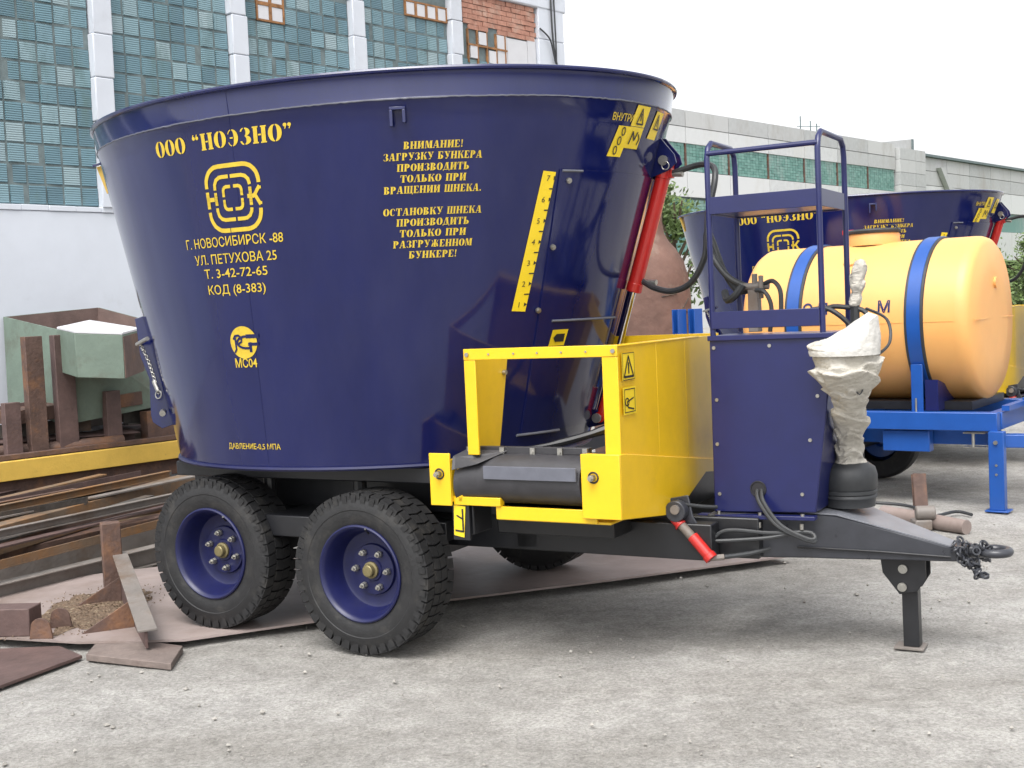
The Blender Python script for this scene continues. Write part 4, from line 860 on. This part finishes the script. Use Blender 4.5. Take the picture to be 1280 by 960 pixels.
# --- drive shaft standing upright, wrapped in cloth
def shaft():
    cx, cy = 2.632, 0
    mb = MB(); prof = [(0, .66), (.118, .662), (.122, .70), (.128, .705), (.128, .715), (.123, .72), (.129, .725), (.129, .738), (.124, .742), (.131, .75), (.132, .81), (.122, .845), (.09, .868), (0, .872)]
    mb.lathe(prof, 40, TR(cx, cy, 0)); g = mb.build('shaft_guard', M['hose'], mixer, smooth=50)
    def cloth(name, prof, path, mt, amp, seed, parent, n=96):
        mb = MB(); rings = []; P = []
        for (r0, z0), (r1, z1) in zip(prof, prof[1:]):
            k = max(2, int(math.dist((r0, z0), (r1, z1))/.005))
            P += [(r0+(r1-r0)*(i/k)**1.0, z0+(z1-z0)*i/k) for i in range(k)]
        P.append(prof[-1])
        sm = P[:]
        for it in range(3): sm = [sm[0]]+[((a[0]+2*b[0]+c[0])/4, (a[1]+2*b[1]+c[1])/4) for a, b, c in zip(sm, sm[1:], sm[2:])]+[sm[-1]]
        for r_, z in sm:
            o_ = path(z); ring = []
            for k in range(n):
                a = 2*math.pi*k/n; ca, sa = math.cos(a), math.sin(a)
                w1 = noise.noise(Vector((ca*1.1+seed, sa*1.1, z*5))); w2 = noise.noise(Vector((ca*1.6, sa*1.6+seed, z*9)))
                ph = z*10+a/(2*math.pi)+.45*w1; fr = ph-math.floor(ph); fold = fr*fr*(1 if fr < .93 else (1-fr)/.07)
                ph = z*6.5-a/(2*math.pi)+.5*w2; fr = ph-math.floor(ph); pleat = fr**1.5*(1 if fr < .93 else (1-fr)/.07)
                rg = noise.ridged_multi_fractal(Vector((ca*2.2+seed, sa*2.2, z*11)), 1.0, 2.1, 3, 1.0, 2.0)
                v = amp*(1.15*(fold-.3)+.95*(pleat-.35)+.55*w1+.22*(rg-1.2))
                rr = r_*(1+v)
                ring.append(mb.bm.verts.new((cx+o_[0]+rr*ca, cy+o_[1]+rr*sa, z)))
            rings.append(ring)
        for a, b in zip(rings, rings[1:]):
            for k in range(n): mb.bm.faces.new((a[k], a[(k+1) % n], b[(k+1) % n], b[k]))
        bmesh.ops.remove_doubles(mb.bm, verts=mb.bm.verts, dist=.0004)
        return mb.build(name, mt, parent, smooth=180)
    def spath(z):
        t = max(0, min(1, (z-.86)/.46)); t = t*t*(3-2*t); return (.02*math.sin((z-.8)*5)-.005+.10*t, -.01-.40*t)
    c = cloth('cloth_wrapping', [(.02, .80), (.10, .825), (.088, .85), (.062, .885), (.070, .93), (.060, .99), (.075, 1.06), (.080, 1.12), (.068, 1.16), (.078, 1.20), (.118, 1.26), (.138, 1.32), (.142, 1.375), (.136, 1.40), (.143, 1.42), (.140, 1.445), (.10, 1.46), (.0, 1.465)], spath, M['cloth'], .17, 3, g)
    mb = MB()
    n = 40; rg = []
    for j, (r_, zz) in enumerate(((.150, 1.395), (.156, 1.415), (.147, 1.435), (.105, 1.460), (.05, 1.474), (0, 1.478))):
        ring = []
        for k in range(n):
            a = 2*math.pi*k/n; x = r_*math.cos(a); y = r_*math.sin(a); f = noise.noise(Vector((x*16, y*16, 2)))
            lift = max(0, x+.05)**1.15*.98*(0, .35, .85, 1, 1, 1)[j]*(.62+.38*math.cos(y*9))
            ring.append(mb.bm.verts.new((cx+.10+x*(1-.10*lift), y-.41, zz+lift+(.034*f+.006*math.sin(x*60+y*45+4*f))*max(0, 1-r_/.15))))
        rg.append(ring)
    for a, b in zip(rg, rg[1:]):
        for k in range(n): mb.bm.faces.new((a[k], a[(k+1) % n], b[(k+1) % n], b[k]))
    bmesh.ops.remove_doubles(mb.bm, verts=mb.bm.verts, dist=.0004); mb.build('overexposed_cloth_cap', M['clothtop'], g, smooth=60)
    mb = MB(); pts = []
    for k in range(0, 26):
        a = R(180+14*k); pts.append((cx+.082*math.cos(a)+.10, .085*math.sin(a)-.36, 1.245+.02*math.cos(a*1.0)))
    mb.tube(pts, .004, 6); mb.tube([(cx+.14, -.44, 1.25), (cx+.17, -.45, 1.225), (cx+.18, -.43, 1.26), (cx+.15, -.44, 1.275)], .0035, 6, sm=5); mb.tube([(cx+.22, -.38, 1.38), (cx+.27, -.3, 1.44), (cx+.24, -.2, 1.54), (cx+.10, .02, 1.59)], .007, 6, sm=6); mb.build('cord', M['hose'], g)
    c2 = cloth('shaft_end_wrapping', [(0, 1.60), (.026, 1.602), (.03, 1.64), (.022, 1.66), (.034, 1.70), (.036, 1.77), (.024, 1.815), (0, 1.825)], lambda z: (.035+(z-1.6)*.15, .06), M['cloth'], .22, 9, g, 40)
    mb = MB(); mb.tube([(2.50, .05, 1.58), (2.56, .06, 1.605), (2.63, .06, 1.60), (2.70, .06, 1.585), (2.74, .05, 1.55)], .012, 8, sm=5); mb.tube([(2.44, .0, 1.585), (2.53, .03, 1.60), (2.60, .03, 1.565), (2.66, .05, 1.50)], .012, 8, sm=6); mb.tube([(2.67, .06, 1.61), (2.665, .06, 1.45)], .022, 8); mb.build('hose_bundle', M['hose'], g)
shaft()

# ---- second mixer behind: copies of every part but the tub, which has no upper band
mx2 = empty('feed_mixer', (3.493, 13.098, 0), -.681, label='dark blue feed mixer standing behind the orange sprayer tank', cat='trailer')
mixer['group'] = mx2['group'] = 'blue feed mixers parked in the yard'
tub2 = make_tub('tub', mx2, 2.601, False); letter_tub(tub2, -.085)
for ch in list(mixer.children):
    if ch.name.split('.')[0] in ('tub', 'shaft_guard'): continue
    c = copy_tree(ch, mx2)
    if ch.name.split('.')[0] == 'wheel': c.location.z = wz
# ================================================================== SPRAYER
def sprayer():
    th = .64; u = Vector((math.cos(th), -math.sin(th), 0)); cap = Vector((3.83, 9.74, 0)); RT_, L = .655, 1.86
    root = empty('sprayer_trailer', cap-u*(L/2), -th, label='blue sprayer trailer carrying an orange yellow plastic tank', cat='trailer')
    zc = 1.43; h = L/2
    mb = MB(); X = TR(0, 0, zc) @ ROT('Y', 90)
    prof = [(0, -h-.05), (.3, -h-.045), (.55, -h-.02), (.625, -h+.01), (.65, -h+.05), (RT_, -h+.1)]
    prof = prof+[(RT_, h-.1), (.652, h-.06), (.635, h-.015), (.60, h+.012), (.35, h+.03), (0, h+.035)]
    mb.lathe(prof, 72, X); tk = mb.build('tank', M['tank'], root, smooth=50)
    mb = MB(); mb.torus((h+.0, 0, zc+.0), .001, .001); mb.box(h+.028, h+.034, -.55, .55, zc-.004, zc+.004); mb.box(-h+.1, h-.1, -RT_-.003, -RT_+.01, zc-.003, zc+.003); mb.cyl((h+.02, .02, zc+.28), (h+.05, .02, zc+.28), .045, 16); mb.build('mould_seam', M['tank'], tk)
    mb = MB(); mb.lathe([(.21, .0), (.21, .09), (.205, .10), (0, .10)], 32, TR(.0, 0, zc+RT_-.02)); mb.build('filler_neck', M['tank'], tk)
    mb = MB(); mb.lathe([(.22, .0), (.225, .02), (.21, .035), (0, .04)], 32, TR(.0, 0, zc+RT_+.08)); mb.tube([(.12, -.05, zc+RT_+.11), (.15, -.06, zc+RT_+.14), (.2, -.06, zc+RT_+.14), (.23, -.06, zc+RT_+.10)], .006, 6); ld = mb.build('lid', M['hose'], tk)
    mb = MB(); mb.box(-.26, -.16, -.04, .04, zc+RT_+.085, zc+RT_+.125); mb.build('lid_latch', M['red'], tk, bevel=.006)
    mb = MB(); mb.lathe([(.055, 0), (.05, .01), (.02, .012), (0, .012)], 20, TR(-.05, -.43, zc+.50) @ ROT('X', 40)); mb.build('moulded_boss', M['tank'], tk)
    for x in (-.46, .53):
        mb = MB(); mb.lathe([(RT_+.001, -.075), (RT_+.012, -.07), (RT_+.012, .07), (RT_+.001, .075)], 72, TR(x, 0, zc) @ ROT('Y', 90)); st = mb.build('strap', M['hose'], root, smooth=40)
        mb = MB(); mb.lathe([(RT_+.0125, -.052), (RT_+.018, -.05), (RT_+.018, .05), (RT_+.0125, .052)], 72, TR(x, 0, zc) @ ROT('Y', 90)); mb.build('steel_band', M['sprayblue'], st, smooth=40)
        for s_ in (-1, 1):
            mb = MB(); mb.box(x-.045, x+.045, s_*.60-.012, s_*.60+.012, .72, 1.10); mb.build('strap_end', M['sprayblue'], st, bevel=.003)
            mb = MB(); mb.cyl((x, s_*.64, .66), (x, s_*.64, .84), .008, 8); mb.cyl((x, s_*.64, .70), (x, s_*.64, .72), .018, 8); mb.build('strap_bolt', M['steel'], st)
        mb = MB(); mb.prism([(x+.06, -.60, .74), (x+.06, .60, .74), (x+.06, .60, .80), (x+.06, .40, .93), (x+.06, 0, .79), (x+.06, -.40, .93), (x+.06, -.60, .98)], (.1, 0, 0)); mb.build('cradle', M['bluepost'], root)
    mb = MB(); polys = [p for p in plain('ОП', .09, .16)]
    for x0, t_ in ((-.27, 'О П'), (.298, 'М')):
        if 1:
          for p in plain(t_, .088, None, 3, .02):
            mb.face([(x0+a, -math.sqrt(max(.01, (RT_+.004)**2-(.085+b)**2)), zc+.085+b) for a, b in p])
    mb.build('tank_lettering', M['bluepost'], tk, smooth=0)
    # frame
    mb = MB(); yb = .62
    for s_ in (-1, 1): mb.box(-1.12, 1.14, s_*yb-.05, s_*yb+.05, .595, .735)
    for x in (-1.08, -.2, 1.10): mb.box(x-.05, x+.05, -yb+.051, yb-.051, .60, .73)
    mb.hexa([(1.05, -.46, .46), (1.9, -.07, .43), (1.9, -.17, .43), (1.05, -.57, .46), (1.05, -.46, .56), (1.9, -.07, .53), (1.9, -.17, .53), (1.05, -.57, .56)])
    mb.hexa([(1.05, .57, .46), (1.9, .17, .43), (1.9, .07, .43), (1.05, .46, .46), (1.05, .57, .56), (1.9, .17, .53), (1.9, .07, .53), (1.05, .46, .56)])
    mb.box(1.85, 2.3, -.09, .09, .43, .53); mb.box(-.1, 1.1, -.5, -.40, .47, .585); mb.box(.25, .62, -.62, -.52, .42, .585)
    fr = mb.build('frame', M['sprayblue'], root, bevel=.006)
    mb = MB(); mb.box(1.09, 1.20, -.735, -.66, .012, .60); mb.box(1.06, 1.23, -.76, -.62, 0, .012); lg = mb.build('support_leg', M['sprayblue'], root, bevel=.004)
    mb = MB(); mb.cyl((1.145, -.737, .52), (1.145, -.75, .52), .016, 10)
    for z in (.28, .35): mb.cyl((1.145, -.7355, z), (1.145, -.739, z), .010, 8)
    mb.build('leg_pin', M['steel'], lg)
    mb = MB(); mb.box(.88, 1.04, -.64, -.56, .572, .582); mb.box(.88, 1.04, -.64, -.56, .462, .472); mb.cyl((.95, -.62, .462), (.95, -.62, .582), .012, 8); mb.build('hitch_pin', M['steel'], root)
    mb = MB(); mb.box(1.17, 1.30, -.05, .05, .735, .80); mb.box(1.145, 1.20, -.55, .55, .74, .78); mb.build('front_bracket', M['sprayblue'], root)
    mb = MB(); mb.box(-1.0, .9, -.45, .45, .735, .80); mb.build('tank_bed', M['chassis'], root)
    # wheels
    for s_ in (-1, 1):
        mb = MB(); Wm = TR(-.25, s_*.70, .36) @ ROT('X', 90*(1 if s_ < 0 else -1))
        mb.lathe([(.20, .09), (.24, .1), (.33, .095), (.355, .07), (.36, 0), (.355, -.07), (.33, -.095), (.2, -.09)], 48, Wm); wh = mb.build('wheel', M['rubber'], root)
        mb = MB(); mb.lathe([(.21, .09), (.19, .07), (.17, .0), (.08, .01), (.06, .06), (0, .06)], 32, Wm); mb.build('rim', M['sprayblue'], wh)
    mb = MB(); mb.cyl((-.25, -.62, .36), (-.25, .62, .36), .04, 12); mb.build('axle', M['chassis'], root)
sprayer()
# ---- rusty brown tank shell + blue channels between the mixers
p = D(802, 420, 10.6); mb = MB()
mb.lathe([(.45, 0), (.45, .1), (.44, .6), (.435, 1.72), (.42, 1.88), (.385, 2.02), (.32, 2.13), (.26, 2.20), (.225, 2.27), (.212, 2.36), (.222, 2.50), (.205, 2.50), (.195, 2.36), (.21, 2.27), (.31, 2.11), (.40, 1.88), (.415, 1.7), (.415, .1)], 48)
M['shell'] = mat('rusty_pink_shell', (.15, .083, .064), .8, var=.3, scale=3.5, col2=(.25, .19, .15), mix=(.54, .70), bump=.5, bscale=11)
sh = mb.build('rusty_shell', M['shell']); sh.location = (p.x, p.y, 0); tag(sh, 'rusty brown bottle shaped steel shell standing behind the red cylinder', 'steel shell')
mb = MB(); rnd = random.Random(5)
def sc_(a0, z0, a1, z1): mb.tube([(.439*math.cos(R(a0+(a1-a0)*k/5)), .439*math.sin(R(a0+(a1-a0)*k/5)), z0+(z1-z0)*k/5) for k in range(6)], .004, 5)
for q in ((-72, 1.72, -52, 1.74), (-45, 1.60, -28, 1.70), (-45, 1.60, -30, 1.58), (-64, 1.28, -52, 1.26)): sc_(*q)
mb.build('scratch_marks', M['darkscrap'], sh)
for px, ht in ((845, 1.61), (865, 1.61)):
    p = D(px, 400, 9.6); mb = MB(); mb.channel((0, 0, 0), (0, 0, ht), .085, .075, .012, (math.sin(.6), -math.cos(.6), 0)); o = mb.build('blue_channel_post', M['sprayblue'], bevel=.002); o.location = (p.x, p.y, 0)
    tag(o, 'left bright blue steel channel post behind the yellow hopper' if px == 845 else 'right bright blue steel channel post, next to the platform', 'steel post', 'blue channel posts')

# ================================================================== SCRAP STEEL on the left
def beamthing(name, label, cat, a, b, wd, ht, mt, sect='box', group=None, bev=.004):
    a = Vector(a); b = Vector(b); mb = MB(); d = b-a
    f = mb.beam if sect == 'box' else mb.channel
    f((0, 0, 0), d, wd, ht)
    o = mb.build(name, M[mt], bevel=bev); o.location = a; return tag(o, label, cat, group)
GB = 'steel sections stacked beside the wall'
def gz(x, y, z): return G(x, y, z)
# long sections lying left of the wheels
beamthing('steel_beam', 'topmost reddish steel rail lying furthest back in the stack', 'steel beam', (-5.1, 9.6, .0), (-2.1, 13.0, .0), .10, .22, 'rustpurple', 'box', GB)
beamthing('steel_beam', 'orange streaked wide beam under the reddish rail', 'steel beam', (-4.75, 8.9, 0), (-2.0, 12.3, 0), .14, .20, 'rustorange', 'channel', GB)
beamthing('steel_beam', 'thick rust streaked beam slanting across the stack towards the wheel', 'steel beam', (-3.95, 7.55, .12), (-2.55, 12.2, .14), .13, .20, 'rustorange', 'box', GB)
beamthing('steel_beam', 'grey box beam lying second from the front of the stack', 'steel beam', (-3.75, 6.95, .0), (-1.9, 10.4, .0), .15, .20, 'greysteel', 'box', GB)
beamthing('steel_beam', 'long dark grey beam nearest to the steel plate', 'steel beam', (-3.55, 6.9, 0), (-1.7, 9.9, 0), .10, .13, 'greysteel', 'channel', GB)
beamthing('steel_beam', 'dark brown beam half hidden under the orange streaked one', 'steel beam', (-4.2, 7.8, 0), (-2.1, 11.4, 0), .16, .12, 'rust', 'box', GB)
rs = random.Random(33); names = ['thin rusty angle iron lying loose on the steel stack', 'narrow dark flat bar lying loose on the steel stack', 'thin grey channel lying loose on the steel stack']
for k in range(15):
    f = k/14; ax = -3.72-1.0*f+rs.uniform(-.1, .1); ay = 7.1+2.35*f+rs.uniform(-.2, .2); z = .21+.04*(k % 3)
    if f > .35: z = .335 if f < .75 else .225
    L = rs.uniform(1.6, 3.4); an = math.atan2(3.3, 1.55)+rs.gauss(0, .11); a = Vector((ax+rs.uniform(-.2, .4), ay, z)); d = Vector((math.cos(an)*L, math.sin(an)*L, rs.uniform(-.03, .03))); mb = MB(); q = k % 3
    if q == 0: mb.beam((0, 0, 0), d, .06, .008); mb.beam((.028, 0, .0085), d+Vector((.028, 0, .0085)), .008, .05)
    elif q == 1: mb.beam((0, 0, 0), d, .09, .014)
    else: mb.channel((0, 0, 0), d, .05, .06, .008)
    o = mb.build('steel_strip', M[('rustorange', 'darkscrap', 'greysteel', 'rust', 'rustpurple')[k % 5]], bevel=.0015); o.location = a; tag(o, names[q], 'steel strip', 'loose strips on the steel stack')
# the flat steel plate under the rear wheels
def plate():
    u = Vector((math.cos(TH), -math.sin(TH), 0)); n = Vector((math.sin(TH), math.cos(TH), 0))
    loc = lambda x, y: MC+u*x+n*y
    pl = [(-2.4, -1.62), (-1.5, -1.554), (-.99, -1.469), (-.485, -1.239), (-.075, -.709), (.386, -.029), (1.029, .682), (1.845, 1.668), (1.3, 2.0), (.4, 1.65), (-1.0, 1.5), (-2.3, -.2), (-2.7, -1.0)]
    mb = MB(); pts = [loc(*q) for q in pl]; mb.prism([p+Vector((0, 0, .034)) for p in pts], (0, 0, .012))
    o = mb.build('steel_plate', M['plate']); tag(o, 'large thin pinkish steel plate lying under the rear wheels', 'steel plate')
plate()
def dirt():
    mb = MB(); c = G(120, 760, .0475); n = 64; rd = random.Random(21)
    def edge(a): return .78+.30*noise.fractal(Vector((math.cos(a)*2.2, math.sin(a)*2.2, 4)), 1, 2, 4)
    for i in range(2600):
        a = rd.random()*6.28; r_ = rd.random()**.6*(1.0 if i % 4 else 1.35); e_ = edge(a)*r_; p = c+Vector((math.cos(a)*e_*.36, math.sin(a)*e_*.66, .001+.016*max(0, 1-r_)+.004*rd.random()))
        s_ = rd.uniform(.002, .009); q = Vector((rd.gauss(0, 1), rd.gauss(0, 1), rd.gauss(0, .5))).normalized(); v = q.orthogonal().normalized()
        mb.face([p-q*s_, p+v*s_*.5, p+q*s_, p-v*s_*.5])
    rings = []
    for k in range(7):
        f = k/6; rings.append([mb.bm.verts.new(c+Vector((math.cos(2*math.pi*j/n)*.36*edge(2*math.pi*j/n)*(1-f*.98), math.sin(2*math.pi*j/n)*.66*edge(2*math.pi*j/n)*(1-f*.98), .0006+.016*f**.7+.003*f*noise.noise(Vector((j*.7, k, 1)))))) for j in range(n)])
    for A, B_ in zip(rings, rings[1:]):
        for j in range(n): mb.bm.faces.new((A[j], A[(j+1) % n], B_[(j+1) % n], B_[j]))
    tag(mb.build('wood_chips', M['dirt'], smooth=0, recalc=False), 'brown wood chips and dirt heaped on the steel plate', 'debris', kind='stuff')
dirt()
# welded bracket with gussets
def bracket():
    o3 = G(183, 822, 0); far = G(152, 752, .046); d = Vector((far.x-o3.x, far.y-o3.y, 0)); L = d.length; d.normalize(); sd_ = Vector((d.y, -d.x, 0))
    root = empty('welded_bracket', o3, math.atan2(d.y, d.x), label='rusty welded bracket with triangular gussets propped on the plate edge', cat='bracket')
    mb = MB(); mb.prism([(0, 0, .045), (0.0, 0, .13), (L*.5, 0, .22), (L, 0, .32), (L+.05, 0, .30), (L+.05, 0, .03)], (0, -.014, 0)); mb.build('web_plate', M['rustpurple'], root, bevel=.002)
    mb = MB(); mb.hexa([(-.02, -.06, .135), (L+.02, -.05, .325), (L+.02, .035, .325), (-.02, .035, .135), (-.02, -.06, .147), (L+.02, -.05, .337), (L+.02, .035, .337), (-.02, .035, .147)]); mb.build('flange', M['greysteel'], root, bevel=.002)
    mb = MB(); mb.box(L-.02, L+.08, -.02, .09, .03, .52); mb.build('upright', M['rust'], root, bevel=.006)
    for x in (L*.42, L*.98):
        mb = MB(); mb.prism([(x, 0, .03), (x, .30, .03), (x, 0, .03+.17)], (.012, 0, 0)); mb.build('gusset', M['rust'], root, bevel=.002)
    inv = root.matrix_basis.inverted(); pa, pb, pc, pd = [inv @ G(*q) for q in ((108, 826), (214, 838), (229, 815), (128, 802))]; pz = Vector((0, 0, .033)); mb = MB(); mb.hexa([pa, pb, pc, pd, pa+pz, pb+pz, pc+pz, pd+pz]); mb.build('foot_channel', M['dustyrust'], root, bevel=.003)
bracket()
# box with lugs at the left edge
lb = empty('lug_box', G(18, 795, .046), R(-6), label='rusty brown box section with round lugs at the left edge of the plate', cat='box section')
mb = MB(); mb.box(-.7, .10, -.02, .12, 0, .15); mb.build('box_body', M['rustpurple'], lb, bevel=.006)
for y in (-.07, .15):
    mb = MB(); mb.prism([(.12, y, 0), (.25, y, 0)]+[(.185+.055*math.cos(R(a)), y, .06+.05*math.sin(R(a))) for a in range(0, 181, 20)], (0, .012, 0)); mb.build('lug', M['rust'], lb, bevel=.002)
# flat sheet in the lower left corner
mb = MB(); a, b, c, d = G(-70, 888), G(103, 824), G(75, 812), G(-160, 822)
mb.prism([p+Vector((0, 0, .004)) for p in (a, b, c, d)], (0, 0, .016)); tag(mb.build('rusty_sheet', M['rustpurple'], bevel=.002), 'brownish steel sheet poking in at the lower left corner', 'steel sheet')
# rack in front of the wall
def rack():
    r0 = B0+EN*1.17
    root = empty('steel_rack', r0, math.atan2(E.y, E.x), label='brown steel rack with a worn yellow rail and tall uprights before the wall', cat='rack')
    dv = ray  # project pixels on the rack plane
    def RP(x, y, dd=0.):
        Q = r0+EN*dd; dr = ray(x, y); t = (Q-O).dot(EN)/dr.dot(EN); P = O+dr*t; return ((P-r0).dot(E), P.z)
    def bar(name, mt, x0, x1, y0, y1, dd0, dd1):       # pixel rectangle on the rack plane -> box
        s0, _ = RP(x0, (y0+y1)/2, dd1); s1, _ = RP(x1, (y0+y1)/2, dd1); z1 = RP((x0+x1)/2, y0, dd1)[1]; z0 = RP((x0+x1)/2, y1, dd1)[1]
        mb = MB(); mb.box(s0, s1, -dd1, -dd0, z0, z1); return mb.build(name, M[mt], root, bevel=.005)
    s0, za = RP(0, 578, .1); s1, zb_ = RP(226, 551, .1); _, zc_ = RP(0, 590, .1)
    z0 = (za+zb_)/2
    mb = MB(); mb.box(s0-1.0, s1+.5, -.1, -.03, z0-.17, z0); mb.build('yellow_rail', M['yellowold'], root, bevel=.005)
    mb = MB(); mb.box(s0-1.0, s1+.5, -.025, .055, z0-.33, z0-.13); mb.box(s0-1.0, s1+.5, -.018, .062, z0+.003, z0+.05); mb.build('brown_rail', M['rust'], root, bevel=.005)
    for x0, x1, yt, yb, a_, b_, mt in ((38, 60, 420, 640, -.16, -.07, 'rust'), (73, 97, 418, 602, -.16, -.07, 'rustpurple'), (137, 155, 488, 640, -.16, -.07, 'rustpurple'), (10, 30, 503, 640, -.15, -.07, 'rustpurple'), (168, 193, 575, 626, -.06, .02, 'rustpurple'), (110, 143, 595, 628, -.12, -.04, 'darkscrap')):
        bar('upright', mt, x0, x1, yt, yb, a_, b_)
    mb = MB(); mb.box(s1-.25, s1+.5, .07, .2, z0+.02, z0+.3); mb.build('end_plate', M['rust'], root)
    for x0, x1 in ((s0-.3, s0+.0), (s0+1.2, s0+1.35)):
        mb = MB(); mb.box(x0, x1, -.015, .055, 0, z0-.3); mb.build('leg', M['darkscrap'], root)
rack()
# green bin
def bin_():
    zb_ = 1.06
    c = [D(4, 396, 11.9), D(123, 384, 12.7), D(214, 408, 12.3), D(88, 416, 11.3)]
    bt = [D(10, 503, 11.85), D(120, 500, 12.6), D(212, 505, 12.2), D(78, 532, 11.35)]
    root = empty('scrap_bin', (bt[3].x, bt[3].y, bt[3].z), 0, label='faded green sheet steel bin with rusty brown inside by the white wall', cat='bin')
    off = Vector(bt[3]); c = [Vector(p)-off for p in c]; bt = [Vector(p)-off for p in bt]
    cen = sum(c, Vector())/4
    inn = [p.lerp(cen, .03)+Vector((0, 0, .0)) for p in c]; ib = [p.lerp(sum(bt, Vector())/4, .05)+Vector((0, 0, .08)) for p in bt]
    mb = MB()
    for i in range(4): j = (i+1) % 4; mb.face([bt[i], bt[j], c[j], c[i]]); mb.face([c[i], c[j], inn[j], inn[i]])
    mb.face(bt); mb.build('bin_shell', M['greenbin'], root, smooth=0)
    mb = MB()
    for i in range(4): j = (i+1) % 4; mb.face([inn[i], inn[j], ib[j], ib[i]])
    mb.face(ib); mb.build('bin_lining', M['binin'], root, smooth=0)
    # pocket box on its front, closed by a white sheet
    f = [D(93, 416, 10.9)-off, D(153, 418, 10.95)-off, D(176, 412, 11.6)-off, D(112, 402, 11.9)-off, D(71, 411, 11.3)-off]
    dn = Vector((0, 0, -.40)); mb = MB(); mb.prism([p+dn for p in f], (0, 0, .395)); mb.build('front_pocket', M['greenbin'], root, bevel=.006)
    mb = MB(); mb.prism([p-Vector((0, 0, .003)) for p in f], (0, 0, .02)); mb.build('white_cover', M['whiteboard'], root, bevel=.003)
    mb = MB(); mb.prism([f[1]+dn*.98+Vector((.012, -.004, 0)), f[2]+dn*.98+Vector((.012, -.004, 0)), f[2]+dn*.05+Vector((.012, -.004, 0)), f[1]+dn*.05+Vector((.012, -.004, 0))], (-.01, .002, 0)); mb.build('rusty_side', M['rust'], root)
bin_()
# pile of offcuts under and around the bin: each piece a thing
rnd = random.Random(12); wall_ang = math.atan2(E.y, E.x)
kinds = [('flat dark offcut', 'darkscrap'), ('brown steel offcut', 'rust'), ('grey steel offcut', 'greysteel'), ('purple brown offcut', 'rustpurple')]
for k in range(64):
    front = k >= 44
    s_ = rnd.uniform(-1.2, 2.2) if front else rnd.uniform(-.85, 1.35); d_ = rnd.uniform(1.28, 1.75) if front else rnd.uniform(.12, 1.0); lay = k % 2 if front else k % 6; z = .02+lay*(.11 if front else .172)
    L = rnd.uniform(.3, .9) if front else rnd.uniform(.4, 1.4); wd = rnd.uniform(.06, .26); ht = rnd.uniform(.05, .12) if front else rnd.uniform(.09, .16)
    mb = MB(); q = k % 5
    if q == 0: mb.box(-L/2, L/2, -wd/2, wd/2, 0, ht)
    elif q == 1: mb.channel((-L/2, 0, 0), (L/2, 0, 0), wd, ht, .014)
    elif q == 2: mb.box(-L/2, L/2, -wd/2, -wd/2+.014, 0, ht); mb.box(-L/2, L/2, -wd/2+.0145, wd/2, 0, .014)
    elif q == 3: mb.tube([(-L/2, 0, ht/2), (0, rnd.uniform(-.05, .05), ht/2), (L/2, 0, ht/2)], ht/2, 12)
    else:          # bent sheet with a torn edge
        n_ = 9; top_ = []; bot_ = []
        for i in range(n_):
            x = -L/2+L*i/(n_-1); zz = ht*abs(math.sin(2.2*i/(n_-1)+k)); top_.append((x, wd*.8+rnd.uniform(-.05, .05), zz)); bot_.append((x, -wd*.6+rnd.uniform(-.03, .03), zz*.6))
        for i in range(n_-1): mb.hexa([bot_[i], bot_[i+1], top_[i+1], top_[i]]+[(p[0], p[1], p[2]+.010) for p in (bot_[i], bot_[i+1], top_[i+1], top_[i])])
    nm, mt = kinds[rnd.choice((0, 0, 1, 2, 3))]
    o = mb.build('steel_offcut', M[mt], bevel=.003 if q < 3 else 0); p = B0+E*s_+EN*d_; o.location = (p.x, p.y, z); o.rotation_euler = (rnd.uniform(-.12, .12), rnd.uniform(-.09, .09), wall_ang+rnd.gauss(0, .3))
    if front: tag(o, 'rusty steel offcut on the ground before the yellow railed rack', 'steel offcut', 'steel offcuts before the rack')
    else: tag(o, 'dusty steel offcut in the heap under the green bin', 'steel offcut', 'steel offcuts heaped under the green bin')
# scrap on the ground behind the drawbar
a = G(1150, 640); mb = MB(); mb.channel((0, 0, 0), (.02, .10, .27), .10, .05, .008, (0, -1, .4)); o = mb.build('channel_offcut', M['rust'], bevel=.002); o.location = (a.x, a.y, 0); tag(o, 'short rusty channel offcut standing upright behind the drawbar', 'steel offcut')
a = G(1105, 650); b = G(1212, 668); mb = MB(); d = b-a; mb.tube([(0, 0, .05), d*.5+Vector((0, 0, .05)), d*.97+Vector((0, 0, .045))], [.06, .055, .05], 14); o = mb.build('clay_pipe', M['plate']); o.location = a; tag(o, 'short pinkish pipe lying on the gravel behind the drawbar', 'pipe')
mb = MB(); a = G(1085, 640); q = [G(1085, 640), G(1125, 641), G(1150, 645), G(1165, 652), G(1195, 644), G(1215, 646)]; mb.tube([p-a+Vector((0, 0, .075-.012*i)) for i, p in enumerate(q)], .012, 8, sm=5); o = mb.build('black_cord', M['hose']); o.location = a; tag(o, 'black cord draped over the pinkish pipe', 'cord')
a = G(1152, 662); mb = MB(); mb.cyl((-.04, 0, .12), (.09, -.02, .12), .05, 16); mb.box(-.06, .06, -.06, .06, 0, .075); o = mb.build('rag_bundle', M['greysteel'], bevel=.01); o.location = a; tag(o, 'small grey rag bundle lying on the pipe behind the drawbar', 'rag')
